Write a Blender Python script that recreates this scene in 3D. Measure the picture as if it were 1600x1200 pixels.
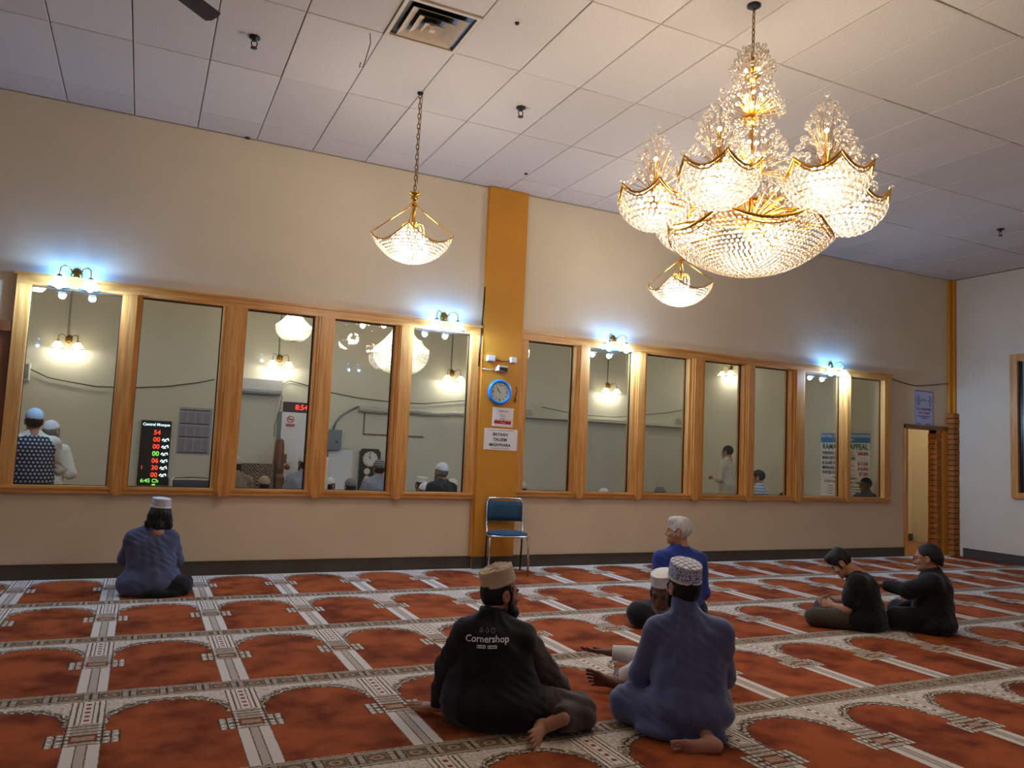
import bpy, bmesh, math, random
import numpy as np
from mathutils import Vector, Matrix, Euler
from mathutils.bvhtree import BVHTree
random.seed(7); rng = np.random.default_rng(7)
scene = bpy.context.scene
for o in list(bpy.data.objects): bpy.data.objects.remove(o)
COL = scene.collection
PI = math.pi

# ------------------------------------------------------------------ camera
F_PX, YAW, PITCH, ROLL, CAM_H = 1206.27, 0.4430, 0.0841, 0.0451, 1.4573
_fw = Vector((math.sin(YAW)*math.cos(PITCH), math.cos(YAW)*math.cos(PITCH), math.sin(PITCH)))
_r0 = Vector((math.cos(YAW), -math.sin(YAW), 0)); _u0 = _r0.cross(_fw)
_rt = math.cos(ROLL)*_r0 + math.sin(ROLL)*_u0
_up = -math.sin(ROLL)*_r0 + math.cos(ROLL)*_u0
CAMPOS = Vector((0, 0, CAM_H))
cam_data = bpy.data.cameras.new('camera'); cam = bpy.data.objects.new('camera', cam_data); COL.objects.link(cam)
cam_data.sensor_width = 36; cam_data.sensor_fit = 'HORIZONTAL'; cam_data.lens = 36*F_PX/1600
cam_data.clip_start = 0.05; cam_data.clip_end = 100
M = Matrix((_rt, _up, -_fw)).transposed().to_4x4(); M.translation = CAMPOS
cam.matrix_world = M
scene.camera = cam
def ray(u, v): return _fw + _rt*((u-800)/F_PX) + _up*((600-v)/F_PX)
def on_y(u, v, Y): d = ray(u, v); return CAMPOS + d*(Y/d.y)
def on_x(u, v, X): d = ray(u, v); return CAMPOS + d*(X/d.x)
def on_z(u, v, Z=0.0): d = ray(u, v); return CAMPOS + d*((Z-CAM_H)/d.z)

# ------------------------------------------------------------------ world, exposure
scene.view_settings.view_transform = 'Standard'; scene.view_settings.look = 'None'
scene.view_settings.gamma = 1; scene.view_settings.use_curve_mapping = False
scene.view_settings.exposure = 0.28
w = bpy.data.worlds.new('world'); scene.world = w; w.use_nodes = True
w.node_tree.nodes['Background'].inputs[0].default_value = (0.5, 0.55, 0.7, 1)
w.node_tree.nodes['Background'].inputs[1].default_value = 0.02
try:
    scene.cycles.transparent_max_bounces = 24; scene.cycles.max_bounces = 8; scene.cycles.diffuse_bounces = 4
    scene.cycles.sample_clamp_indirect = 4.0; scene.cycles.sample_clamp_direct = 0.0; scene.cycles.caustics_reflective = False; scene.cycles.caustics_refractive = False
except Exception: pass
# light levels (the lamps themselves are built further down)
P_SAT, P_BOWL, P_TOP, P_PEND, P_SCONCE, P_SCONCE_WARM, P_CRYSTAL = 25, 24, 9, 40, 44, 5, 160
WARM, COOL, NEUTRAL = (1.0, .87, .70), (.34, .58, 1.0), (1.0, .92, .80)

# ------------------------------------------------------------------ materials
def s2l(c): return tuple((x/255/12.92 if x/255 <= .04045 else ((x/255+.055)/1.055)**2.4) for x in c)
def C4(c): c = s2l(c); return (c[0], c[1], c[2], 1)
def newmat(name):
    m = bpy.data.materials.new(name); m.use_nodes = True
    nt = m.node_tree; return m, nt, nt.nodes['Principled BSDF']
def mat(name, col, rough=.6, metal=0, var=.06, scale=6, bump=0, bscale=40, spec=.4, col2=None, stretch=None, sheen=0, objrand=0):
    m, nt, b = newmat(name)
    b.inputs['Roughness'].default_value = rough; b.inputs['Metallic'].default_value = metal
    b.inputs['Specular IOR Level'].default_value = spec
    if sheen: b.inputs['Sheen Weight'].default_value = sheen
    tc = nt.nodes.new('ShaderNodeTexCoord'); mp = nt.nodes.new('ShaderNodeMapping')
    nt.links.new(tc.outputs['Object'], mp.inputs[0])
    if stretch: mp.inputs['Scale'].default_value = stretch
    nz = nt.nodes.new('ShaderNodeTexNoise'); nz.inputs['Scale'].default_value = scale; nz.inputs['Detail'].default_value = 4
    nt.links.new(mp.outputs[0], nz.inputs['Vector'])
    mx = nt.nodes.new('ShaderNodeMix'); mx.data_type = 'RGBA'
    c = s2l(col); c2 = s2l(col2) if col2 else None
    mx.inputs[6].default_value = tuple(x*(1-var) for x in c)+(1,) if not c2 else c+(1,)
    mx.inputs[7].default_value = tuple(min(1, x*(1+var)) for x in c)+(1,) if not c2 else c2+(1,)
    rp = nt.nodes.new('ShaderNodeMapRange'); rp.inputs[1].default_value = .3; rp.inputs[2].default_value = .7
    nt.links.new(nz.outputs[0], rp.inputs[0]); nt.links.new(rp.outputs[0], mx.inputs[0])
    out = mx.outputs[2]
    if objrand:
        oi = nt.nodes.new('ShaderNodeObjectInfo'); hs = nt.nodes.new('ShaderNodeHueSaturation')
        r2 = nt.nodes.new('ShaderNodeMapRange'); r2.inputs[3].default_value = 1-objrand; r2.inputs[4].default_value = 1+objrand
        nt.links.new(oi.outputs['Random'], r2.inputs[0]); nt.links.new(r2.outputs[0], hs.inputs['Value'])
        nt.links.new(out, hs.inputs['Color']); out = hs.outputs[0]
    nt.links.new(out, b.inputs['Base Color'])
    if bump:
        n2 = nt.nodes.new('ShaderNodeTexNoise'); n2.inputs['Scale'].default_value = bscale; n2.inputs['Detail'].default_value = 3
        nt.links.new(mp.outputs[0], n2.inputs['Vector'])
        bp = nt.nodes.new('ShaderNodeBump'); bp.inputs['Strength'].default_value = bump; bp.inputs['Distance'].default_value = .01
        nt.links.new(n2.outputs[0], bp.inputs['Height']); nt.links.new(bp.outputs[0], b.inputs['Normal'])
    return m
def emis(name, col, strength):
    m, nt, b = newmat(name)
    b.inputs['Base Color'].default_value = (.02, .02, .02, 1)
    b.inputs['Emission Color'].default_value = tuple(col)+(1,); b.inputs['Emission Strength'].default_value = strength
    return m
class X:                                             # tiny expression wrapper over shader math nodes
    nt = None
    def __init__(s, sock): s.s = sock
    @staticmethod
    def op(name, *a):
        n = X.nt.nodes.new('ShaderNodeMath'); n.operation = name
        for i, q in enumerate(a):
            if isinstance(q, X): X.nt.links.new(q.s, n.inputs[i])
            else: n.inputs[i].default_value = q
        return X(n.outputs[0])
    def __add__(a, b): return X.op('ADD', a, b)
    __radd__ = __add__
    def __sub__(a, b): return X.op('SUBTRACT', a, b)
    def __rsub__(a, b): return X.op('SUBTRACT', b, a)
    def __mul__(a, b): return X.op('MULTIPLY', a, b)
    __rmul__ = __mul__
    def __truediv__(a, b): return X.op('DIVIDE', a, b)
    def __lt__(a, b): return X.op('LESS_THAN', a, b)
    def __gt__(a, b): return X.op('GREATER_THAN', a, b)
def fr(a): return X.op('FRACT', a)
def ab(a): return X.op('ABSOLUTE', a)
def mn(a, b): return X.op('MINIMUM', a, b)
def mxx(a, b): return X.op('MAXIMUM', a, b)
def pw(a, b): return X.op('POWER', a, b)
def sn(a): return X.op('SINE', a)
def between(a, lo, hi): return (a > lo)*(a < hi)
def colmix(f, a, b):
    n = X.nt.nodes.new('ShaderNodeMix'); n.data_type = 'RGBA'
    X.nt.links.new(f.s, n.inputs[0])
    for i, q in ((6, a), (7, b)):
        if isinstance(q, tuple): n.inputs[i].default_value = q
        else: X.nt.links.new(q, n.inputs[i])
    return n.outputs[2]
def coords(nt, kind='Object'):
    X.nt = nt
    tc = nt.nodes.new('ShaderNodeTexCoord'); sp = nt.nodes.new('ShaderNodeSeparateXYZ'); nt.links.new(tc.outputs[kind], sp.inputs[0])
    return X(sp.outputs[0]), X(sp.outputs[1]), X(sp.outputs[2]), tc
def noise(nt, tc, scale, detail=3, kind='Object', rough=.5):
    n = nt.nodes.new('ShaderNodeTexNoise'); n.inputs['Scale'].default_value = scale; n.inputs['Detail'].default_value = detail
    n.inputs['Roughness'].default_value = rough
    nt.links.new(tc.outputs[kind], n.inputs['Vector']); return X(n.outputs[0])

def carpet_material():
    m, nt, b = newmat('prayer_carpet')
    x, y, z, tc = coords(nt)
    b.inputs['Roughness'].default_value = .95; b.inputs['Specular IOR Level'].default_value = .1
    PX, PY, CX, CY = .7652, 1.306, -.141, 7.523
    n1 = noise(nt, tc, 55, 2); n2 = noise(nt, tc, 2.2, 3); n3 = noise(nt, tc, 160, 2)
    xw = x + (n1-.5)*.012; yw = y + (n1-.5)*.012
    ux = fr((xw-CX)/PX + 40.0)                      # 0 on a pillar axis
    xp = mn(ux, 1.0-ux)*PX                           # distance from the pillar axis
    xa = ab(ux-.5)*PX                                # distance from the arch axis
    t = fr((CY-yw)/PY + 40.0)*PY                     # 0 on a row border, grows towards the viewer
    tb = mn(t, PY-t)
    # masks
    ell = pw(xa/.298, 2.3) + pw(mxx(.57-t, 0.0)/.385, 2.3)
    scal = sn(ux*75.0)*.035 + sn(t*62.0)*.035
    arch_in = ((ell+scal) < 1.0)*(t < .57)
    arch_ring = ((ell+scal) < 1.42)*(t < .60)
    arch_ring2 = mxx(between(ell+scal, 1.0, 1.07), between(ell+scal, 1.20, 1.27))*(t < .58)
    cap_in = between(t, .57, .73)*(xa < .222)
    shaft_in = between(t, .73, PY-.085)*(xa < .302)
    field = mxx(mxx(arch_in, cap_in), shaft_in)
    border = tb < .082
    capital = mxx(between(t, .55, .735)*(xp < .172), between(t, .44, .56)*(xp < .105))
    neck = between(t, .09, .44)*(xp < .082)
    shaft = between(t, .735, PY-.082)*(xp < .082)
    red = C4((172, 88, 44)); red2 = C4((112, 50, 25)); cream = C4((226, 214, 200)); cream2 = C4((188, 174, 158))
    brown = C4((112, 90, 70)); dark = C4((66, 54, 44)); olive = C4((140, 124, 100)); tan = C4((170, 150, 124)); white = C4((222, 212, 200)); rust = C4((140, 74, 48))
    n4 = noise(nt, tc, 5.5, 4)
    fld = colmix(mn(mxx((n2*.6+n4*.4-.40)*6.0, 0.0), 1.0), red2, red)
    fld = colmix(mn(mxx((n3-.5)*1.2+.10, 0.0), 1.0), fld, red2)
    spand = colmix(mn(mxx((n1-.42)*5.0, 0.0), 1.0), cream, cream2)
    c = colmix(arch_ring*(n1 > .44), spand, olive)
    c = colmix(arch_ring2*(n1 > .40), c, dark)
    # neck of the column: stripes and a row of red dots
    ndots = (xp < .012)*(fr(t*16.0) < .45)
    c = colmix(neck, c, cream)
    c = colmix(neck*mxx(mxx(between(xp, .024, .030), between(xp, .046, .056)), xp > .075), c, brown)
    c = colmix(neck*ndots, c, rust)
    # capital: nested outlined boxes
    tq = ab(t-.645)
    c = colmix(capital, c, colmix(n1 > .5, cream2, tan))
    q = fr(xp*26.0); q2 = fr(tq*24.0)
    c = colmix(capital*mxx((q < .20)*(xp > .05), (q2 < .20)*(xp < .11)), c, dark)
    c = colmix(capital*between(q, .45, .85)*(xp > .06)*(q2 > .35), c, white)
    c = colmix((xp < .062)*(tq < .042), c, rust)
    c = colmix((xp < .048)*(tq < .026)*(n1 > .38), c, tan)
    # shaft: two white stripes
    c = colmix(shaft, c, cream2)
    c = colmix(shaft*between(xp, .024, .076), c, white)
    c = colmix(shaft*between(xp, .020, .026), c, brown)
    c = colmix(shaft*(xp > .077), c, brown)
    c = colmix(field, c, fld)
    # border band: boxes with medallions between thin lines
    bq = fr((xw-CX)/.1913 + 40.0); bx = ab(bq-.5)*.1913
    bc = colmix(n1 > .5, tan, olive)
    bc = colmix(mxx((bx > .090), between(bx, .054, .060)), bc, dark)
    bc = colmix((bx < .05)*(tb < .040)*(n1 > .36), bc, brown)
    med = X.op('SQRT', bx*bx*.5+tb*tb)
    bc = colmix(med < .024, bc, tan); bc = colmix(med < .013, bc, rust)
    bc = colmix(between(bx, .064, .084)*(fr(tb*40.0) < .45)*(n1 > .42), bc, cream2)
    bc = colmix(between(tb, .056, .068), bc, cream2); bc = colmix(between(tb, .068, .074), bc, brown); bc = colmix(between(tb, .050, .056), bc, brown)
    c = colmix(border, c, bc)
    c = colmix(mn(mxx((n3-.45)*2.0, 0.0), 1.0)*.18, c, dark)
    nt.links.new(c, b.inputs['Base Color'])
    bp = nt.nodes.new('ShaderNodeBump'); bp.inputs['Strength'].default_value = .35; bp.inputs['Distance'].default_value = .006
    nt.links.new((n3+n1*.6).s, bp.inputs['Height']); nt.links.new(bp.outputs[0], b.inputs['Normal'])
    return m

def wood_material(name, c1, c2, axis='Z', rough=.38):
    m, nt, b = newmat(name)
    tc = nt.nodes.new('ShaderNodeTexCoord'); mp = nt.nodes.new('ShaderNodeMapping'); nt.links.new(tc.outputs['Object'], mp.inputs[0])
    mp.inputs['Scale'].default_value = (14, 14, .9) if axis == 'Z' else (.9, 14, 14)
    nz = nt.nodes.new('ShaderNodeTexNoise'); nz.inputs['Scale'].default_value = 2.2; nz.inputs['Detail'].default_value = 6; nz.inputs['Distortion'].default_value = .6
    nt.links.new(mp.outputs[0], nz.inputs['Vector'])
    rp = nt.nodes.new('ShaderNodeValToRGB'); rp.color_ramp.elements[0].position = .35; rp.color_ramp.elements[1].position = .65
    rp.color_ramp.elements[0].color = C4(c1); rp.color_ramp.elements[1].color = C4(c2)
    nt.links.new(nz.outputs[0], rp.inputs[0]); nt.links.new(rp.outputs[0], b.inputs['Base Color'])
    b.inputs['Roughness'].default_value = rough
    return m
def glass_pane():
    m = bpy.data.materials.new('window_glass'); m.use_nodes = True; nt = m.node_tree; nt.nodes.clear()
    o = nt.nodes.new('ShaderNodeOutputMaterial'); mix = nt.nodes.new('ShaderNodeMixShader')
    tr = nt.nodes.new('ShaderNodeBsdfTransparent'); tr.inputs[0].default_value = (.93, .95, .93, 1)
    gl = nt.nodes.new('ShaderNodeBsdfGlossy'); gl.inputs['Roughness'].default_value = 0.0
    fr_ = nt.nodes.new('ShaderNodeFresnel'); fr_.inputs[0].default_value = 1.5
    ge = nt.nodes.new('ShaderNodeNewGeometry'); X.nt = nt; fac = X(fr_.outputs[0])*(1.0-X(ge.outputs['Backfacing']))*1.6
    nt.links.new(fac.s, mix.inputs[0]); nt.links.new(tr.outputs[0], mix.inputs[1]); nt.links.new(gl.outputs[0], mix.inputs[2])
    nt.links.new(mix.outputs[0], o.inputs[0]); return m
def bead_glass(name, tint, body=.35, refr=0.0):
    m = bpy.data.materials.new(name); m.use_nodes = True; nt = m.node_tree; nt.nodes.clear()
    def mixs(f, a, b_):
        n = nt.nodes.new('ShaderNodeMixShader')
        if isinstance(f, float): n.inputs[0].default_value = f
        else: nt.links.new(f, n.inputs[0])
        nt.links.new(a.outputs[0], n.inputs[1]); nt.links.new(b_.outputs[0], n.inputs[2]); return n
    o = nt.nodes.new('ShaderNodeOutputMaterial')
    tr = nt.nodes.new('ShaderNodeBsdfTransparent'); tr.inputs[0].default_value = (.97, .95, .92, 1)
    gl = nt.nodes.new('ShaderNodeBsdfGlossy'); gl.inputs['Roughness'].default_value = .06; gl.inputs[0].default_value = (1, .97, .92, 1)
    tl = nt.nodes.new('ShaderNodeBsdfTranslucent'); tl.inputs[0].default_value = C4(tint)
    lw = nt.nodes.new('ShaderNodeLayerWeight'); lw.inputs[0].default_value = .45
    mr = nt.nodes.new('ShaderNodeMapRange'); mr.inputs[3].default_value = body*.45; mr.inputs[4].default_value = min(1, body*2.0)
    nt.links.new(lw.outputs['Facing'], mr.inputs[0])
    clear = tr
    if refr:
        rf = nt.nodes.new('ShaderNodeBsdfRefraction'); rf.inputs['IOR'].default_value = 1.5; rf.inputs['Roughness'].default_value = .0; rf.inputs[0].default_value = (1, .97, .92, 1); clear = mixs(refr, tr, rf)
    res = mixs(mr.outputs[0], clear, mixs(.5, gl, tl)); nt.links.new(res.outputs[0], o.inputs[0]); return m

MT = dict(
    wall=mat('cream_wall_paint', (222, 205, 178), .75, var=.04, scale=1.2, bump=.05, bscale=90),
    wall2=mat('cream_wall_paint_second_room', (212, 208, 188), .75, var=.03, scale=1.2),
    tile=mat('acoustic_ceiling_tile', (210, 199, 188), .9, var=.05, scale=60, bump=.25, bscale=140, objrand=.05),
    ceilback=mat('ceiling_void', (60, 54, 50), .9),
    carpet=carpet_material(),
    ochre=mat('ochre_paint', (206, 138, 38), .6, var=.05, scale=2.5, bump=.06, bscale=60),
    wood=wood_material('orange_oak', (192, 126, 58), (220, 160, 88)),
    woodx=wood_material('orange_oak_rail', (192, 126, 58), (220, 160, 88), 'X'),
    darkwood=wood_material('red_brown_wood', (96, 50, 26), (128, 72, 38)),
    base=mat('dark_vinyl_baseboard', (78, 70, 60), .5),
    brick=mat('painted_brick', (168, 100, 40), .8, var=.14, scale=14, bump=.3, bscale=60, objrand=.12),
    mortar=mat('dark_mortar', (70, 42, 22), .9),
    gasket=mat('black_gasket', (22, 20, 18), .6),
    gold=mat('polished_gold', (232, 176, 70), .2, 1, var=.08), brass=mat('aged_brass', (150, 112, 50), .32, 1, var=.1),
    chrome=mat('chrome_steel', (205, 205, 205), .22, 1), blackmetal=mat('black_metal', (24, 22, 22), .45),
    steel=mat('grey_steel', (120, 124, 130), .45, .6), greypaint=mat('grey_enamel', (118, 126, 134), .5),
    white=mat('white_plastic', (225, 225, 222), .45, var=.02), whitepaint=mat('white_paint', (226, 226, 226), .6, var=.02),
    ventpaint=mat('beige_vent_enamel', (206, 186, 160), .5, var=.04), black=mat('black_plastic', (16, 16, 17), .4),
    fabric_blue=mat('teal_blue_upholstery', (34, 64, 84), .85, var=.12, scale=60, bump=.15, bscale=200),
    paper=mat('white_paper', (232, 226, 222), .7, var=.02), bluepaper=mat('pale_blue_paper', (190, 200, 240), .6, var=.02),
    ink=mat('black_ink', (22, 24, 34), .7, var=0), redink=mat('red_ink', (176, 30, 40), .7, var=0), greenink=mat('green_ink', (30, 92, 40), .7, var=0),
    blueink=mat('blue_ink', (70, 130, 180), .7, var=0), navyink=mat('navy_ink', (38, 44, 120), .7, var=0), whiteink=mat('white_ink', (240, 240, 240), .7, var=0),
    pane=glass_pane(), bead=bead_glass('crystal_bead', (255, 244, 226), .38, .38), bead_bowl=bead_glass('crystal_bead_bowl', (225, 190, 140), .22, .6), bead_pend=bead_glass('crystal_bead_pendant', (238, 224, 196), .24, .2),
    crystal=bead_glass('crystal_strand', (255, 252, 244), 1.1),
    bulb=emis('warm_bulb', (1, .80, .5), 40), bulb_cool=emis('cool_bulb', (.45, .76, 1), 14), bulb_warm=emis('soft_warm_bulb', (1, .9, .62), 12),
    shade=bead_glass('aqua_shade_glass', (120, 215, 250), .9), shade_warm=bead_glass('cream_shade_glass', (255, 244, 214), .5),
    wire=mat('dark_cable', (58, 50, 42), .6), wire_w=mat('grey_cable', (150, 144, 132), .6),
    led_red=emis('red_led', (1, .05, .02), 1.6), led_green=emis('green_led', (.3, 1, .12), 1.0), led_white=emis('white_led', (.7, .93, 1), 1.3),
    clock_blue=mat('blue_plastic', (40, 130, 205), .35), clock_green=mat('dark_green_lacquer', (34, 48, 46), .35), dial=mat('clock_dial', (222, 220, 208), .5, var=.02),
    bluepane=mat('blue_night_glass', (60, 110, 140), .08, var=.1),
)

# ------------------------------------------------------------------ object helpers
def tag(o, label=None, cat=None, group=None, kind=None):
    if label: o['label'] = label
    if cat: o['category'] = cat
    if group: o['group'] = group
    if kind: o['kind'] = kind
    return o
def link(name, data, parent=None):
    o = bpy.data.objects.new(name, data); COL.objects.link(o)
    if parent is not None: o.parent = parent
    return o
def thing(name, label, cat, loc=(0, 0, 0), rotz=0, group=None, rot=None):
    o = link(name, None); o.empty_display_size = .05; o.location = loc
    o.rotation_euler = rot if rot else (0, 0, rotz); return tag(o, label, cat, group)
class MB:
    def __init__(s): s.v = []; s.f = []; s.mi = []; s.m = 0
    def add(s, vs, fs):
        n = len(s.v); s.v += [tuple(p) for p in vs]; s.f += [tuple(i+n for i in f) for f in fs]; s.mi += [s.m]*len(fs); return s
    def mat(s, i): s.m = i; return s
    def box(s, lo, hi, R=None, T=None):
        x0, y0, z0 = lo; x1, y1, z1 = hi
        vs = [Vector(p) for p in ((x0,y0,z0),(x1,y0,z0),(x1,y1,z0),(x0,y1,z0),(x0,y0,z1),(x1,y0,z1),(x1,y1,z1),(x0,y1,z1))]
        if R is not None: vs = [R @ p for p in vs]
        if T is not None: vs = [p+Vector(T) for p in vs]
        return s.add(vs, [(0,3,2,1),(4,5,6,7),(0,1,5,4),(1,2,6,5),(2,3,7,6),(3,0,4,7)])
    def cbox(s, c, sz, R=None):
        h = [q/2 for q in sz]; return s.box((-h[0],-h[1],-h[2]), (h[0],h[1],h[2]), R, c)
    def tube(s, pts, r, seg=8, closed=False, caps=True):
        pts = [Vector(p) for p in pts]; n = len(pts); rs = r if hasattr(r, '__len__') else [r]*n
        rings = []; prev = None
        for i, p in enumerate(pts):
            if closed: d = pts[(i+1) % n]-pts[i-1]
            else: d = pts[min(i+1, n-1)]-pts[max(i-1, 0)]
            if d.length < 1e-9: d = Vector((0, 0, 1))
            d.normalize()
            if prev is None:
                a = Vector((0, 0, 1)) if abs(d.z) < .9 else Vector((1, 0, 0)); u = d.cross(a).normalized()
            else: u = (prev-d*prev.dot(d)).normalized()
            prev = u; w_ = d.cross(u)
            rings.append([p+(u*math.cos(2*PI*k/seg)+w_*math.sin(2*PI*k/seg))*rs[i] for k in range(seg)])
        vs = [q for rg in rings for q in rg]; fs = []
        for i in range(n if closed else n-1):
            j = (i+1) % n
            for k in range(seg):
                l = (k+1) % seg; fs.append((i*seg+k, i*seg+l, j*seg+l, j*seg+k))
        if caps and not closed: fs.append(tuple(range(seg))[::-1]); fs.append(tuple((n-1)*seg+k for k in range(seg)))
        return s.add(vs, fs)
    def lathe(s, prof, c=(0, 0, 0), seg=24, sx=1, sy=1):
        vs = []; fs = []; n = len(prof)
        for r, z in prof:
            for k in range(seg):
                a = 2*PI*k/seg; vs.append((c[0]+r*sx*math.cos(a), c[1]+r*sy*math.sin(a), c[2]+z))
        for i in range(n-1):
            for k in range(seg):
                l = (k+1) % seg; fs.append((i*seg+k, i*seg+l, (i+1)*seg+l, (i+1)*seg+k))
        if prof[0][0] > 1e-4: fs.append(tuple(range(seg))[::-1])
        if prof[-1][0] > 1e-4: fs.append(tuple((n-1)*seg+k for k in range(seg)))
        return s.add(vs, fs)
    def ball(s, c, r, seg=10, rings=6):
        prof = [(max(1e-5, r*math.sin(PI*i/rings)), -r*math.cos(PI*i/rings)) for i in range(rings+1)]
        return s.lathe(prof, c, seg)
    def disc(s, c, r, n=(0, -1, 0), seg=24):
        n = Vector(n).normalized(); a = Vector((0, 0, 1)) if abs(n.z) < .9 else Vector((1, 0, 0)); u = a.cross(n).normalized(); w_ = n.cross(u)
        return s.add([Vector(c)+(u*math.cos(2*PI*k/seg)+w_*math.sin(2*PI*k/seg))*r for k in range(seg)], [tuple(range(seg))])
    def mesh(s, name, mats, smooth=False):
        me = bpy.data.meshes.new(name); me.from_pydata(s.v, [], s.f)
        for m_ in (mats if isinstance(mats, (list, tuple)) else [mats]): me.materials.append(m_)
        me.polygons.foreach_set('material_index', s.mi)
        if smooth: me.polygons.foreach_set('use_smooth', [True]*len(s.f))
        me.update(); return me
    def obj(s, name, mats, parent=None, smooth=False):
        return link(name, s.mesh(name, mats, smooth), parent)
def struct(o): o['kind'] = 'structure'; return o
def text(name, body, loc, size, m, parent=None, rot=(PI/2, 0, 0), align='CENTER', bold=0, sx=1, off=.0):
    cu = bpy.data.curves.new(name, 'FONT'); cu.body = body; cu.size = size; cu.align_x = align; cu.align_y = 'CENTER'; cu.resolution_u = 3
    cu.offset = bold; cu.materials.append(m); cu.space_character = 1.0
    tmp = bpy.data.objects.new(name, cu); me = bpy.data.meshes.new_from_object(tmp); bpy.data.objects.remove(tmp); bpy.data.curves.remove(cu)
    if not me.materials: me.materials.append(m)
    me.name = name; o = link(name, me, parent); o.location = loc; o.rotation_euler = rot; o.scale = (sx, 1, 1); return o
def wall_grid(name, u0, u1, z0, z1, holes, make, m, parent=None):
    """wall in the (u,z) plane with rectangular holes; make(u,side,z) -> point"""
    us = sorted({u0, u1, *[h[0] for h in holes], *[h[1] for h in holes]}); zs = sorted({z0, z1, *[h[2] for h in holes], *[h[3] for h in holes]})
    us = [q for q in us if u0 <= q <= u1]; zs = [q for q in zs if z0 <= q <= z1]
    def solid(i, j):
        if i < 0 or j < 0 or i >= len(us)-1 or j >= len(zs)-1: return False
        cu, cz = (us[i]+us[i+1])/2, (zs[j]+zs[j+1])/2
        return not any(h[0] < cu < h[1] and h[2] < cz < h[3] for h in holes)
    bm = bmesh.new(); cache = {}
    def V(i, j, s_):
        if (i, j, s_) not in cache: cache[(i, j, s_)] = bm.verts.new(make(us[i], s_, zs[j]))
        return cache[(i, j, s_)]
    for i in range(len(us)-1):
        for j in range(len(zs)-1):
            if not solid(i, j): continue
            bm.faces.new([V(i,j,0), V(i+1,j,0), V(i+1,j+1,0), V(i,j+1,0)]); bm.faces.new([V(i,j,1), V(i,j+1,1), V(i+1,j+1,1), V(i+1,j,1)])
            for (di, dj, a, b_) in ((-1,0,(i,j),(i,j+1)), (1,0,(i+1,j),(i+1,j+1)), (0,-1,(i,j),(i+1,j)), (0,1,(i,j+1),(i+1,j+1))):
                if not solid(i+di, j+dj): bm.faces.new([V(*a,0), V(*a,1), V(*b_,1), V(*b_,0)])
    bmesh.ops.recalc_face_normals(bm, faces=bm.faces)
    me = bpy.data.meshes.new(name); bm.to_mesh(me); bm.free(); me.materials.append(m)
    return struct(link(name, me, parent))
# ------------------------------------------------------------------ room shell
D, H, XR, XL, YF = 8.7755, 4.741, 12.613, -5.0, -3.0
T = .12                                              # window wall thickness
YB, XS = 14.0, 11.34                                # far and end wall of the second room
SILL, HEAD = .85, 2.95
b = MB(); b.box((XL, YF, -.05), (XR, D+.02, 0)); floor = struct(b.obj('floor', MT['carpet']))
b = MB(); b.box((XL, D+.02, -.05), (XS, YB, 0)); struct(b.obj('floor_second_room', MT['carpet']))
b = MB(); b.box((XS+.1, D+.02, -.05), (XR+1.5, 11.2, 0)); struct(b.obj('floor_corridor', mat('brown_corridor_floor', (150, 96, 50), .6)))
b = MB(); b.box((XL-.1, YF-.1, H+.02), (XR+.1, D+.02, H+.10)); ceiling = struct(b.obj('ceiling', MT['ceilback']))
b = MB(); b.box((XL, D+.02, H), (XR+1.6, YB+.1, H+.08)); struct(b.obj('ceiling_second_room', MT['tile']))
# ceiling tiles, one object each
GX, GY, SX, SY = 1.5076, 5.8814, .6096, 1.2124
_tm = {}
def tile(x0, x1, y0, y1):
    k = (round(x1-x0, 3), round(y1-y0, 3))
    if k not in _tm:
        w_, l_ = k[0]/2-.004, k[1]/2-.004; q = MB(); e = .006
        q.add([(-w_,-l_,.014),(w_,-l_,.014),(w_,l_,.014),(-w_,l_,.014),(-w_,-l_,.004),(w_,-l_,.004),(w_,l_,.004),(-w_,l_,.004),(-w_+e,-l_+e,0),(w_-e,-l_+e,0),(w_-e,l_-e,0),(-w_+e,l_-e,0)],
              [(0,1,2,3),(0,4,5,1),(1,5,6,2),(2,6,7,3),(3,7,4,0),(4,8,9,5),(5,9,10,6),(6,10,11,7),(7,11,8,4),(8,11,10,9)])
        _tm[k] = q.mesh('ceiling_tile', MT['tile'])
    o = link('ceiling_tile', _tm[k], ceiling); o.location = ((x0+x1)/2, (y0+y1)/2, H+random.uniform(-.001, .004))
    o.rotation_euler = (random.uniform(-.002, .002), random.uniform(-.003, .003), 0); return o
for i in range(-9, 19):
    x0 = GX+i*SX; x1 = min(x0+SX, XR+.002)
    for j in range(-4, 3):
        y0 = GY+j*SY; y1 = min(y0+SY, D+.002)
        if i == 0 and j == -1: y1 = 5.27
        tile(x0, x1, y0, y1)
b = MB(); b.box((XL, YF, H), (GX-9*SX, D-.01, H+.018)); b.box((GX-9*SX, YF, H), (XR-.01, GY-4*SY-.006, H+.018)); struct(b.obj('ceiling_plain', MT['tile']))
# walls
wall_back = wall_grid('wall_back', XL, XR+.12, 0, H-.006, [(-1.20, 3.60, SILL-.01, HEAD), (4.27, 11.02, SILL+.02, HEAD), (-3.3, -1.30, SILL, 2.45), (11.44, 12.20, -.001, 2.13)],
                      lambda u, s, z: (u, D+T*s, z), MT['wall'])
wall_grid('wall_right', YF, D, 0, H-.006, [(5.2, 7.74, 1.04, 3.34)], lambda u, s, z: (XR+T*s, u, z), MT['wall'])
wall_grid('wall_left', YF, YB, 0, H-.012, [], lambda u, s, z: (XL-T*s, u, z), MT['wall'])
wall_grid('wall_front', XL, XR, 0, H-.012, [], lambda u, s, z: (u, YF-T*s, z), MT['wall'])
wall_grid('wall_far', XL, XS, 0, H, [], lambda u, s, z: (u, YB+T*s, z), MT['wall2'])
wall_grid('wall_end', D+T, YB, 0, H, [], lambda u, s, z: (XS+.1*s, u, z), MT['wall2'])
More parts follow.
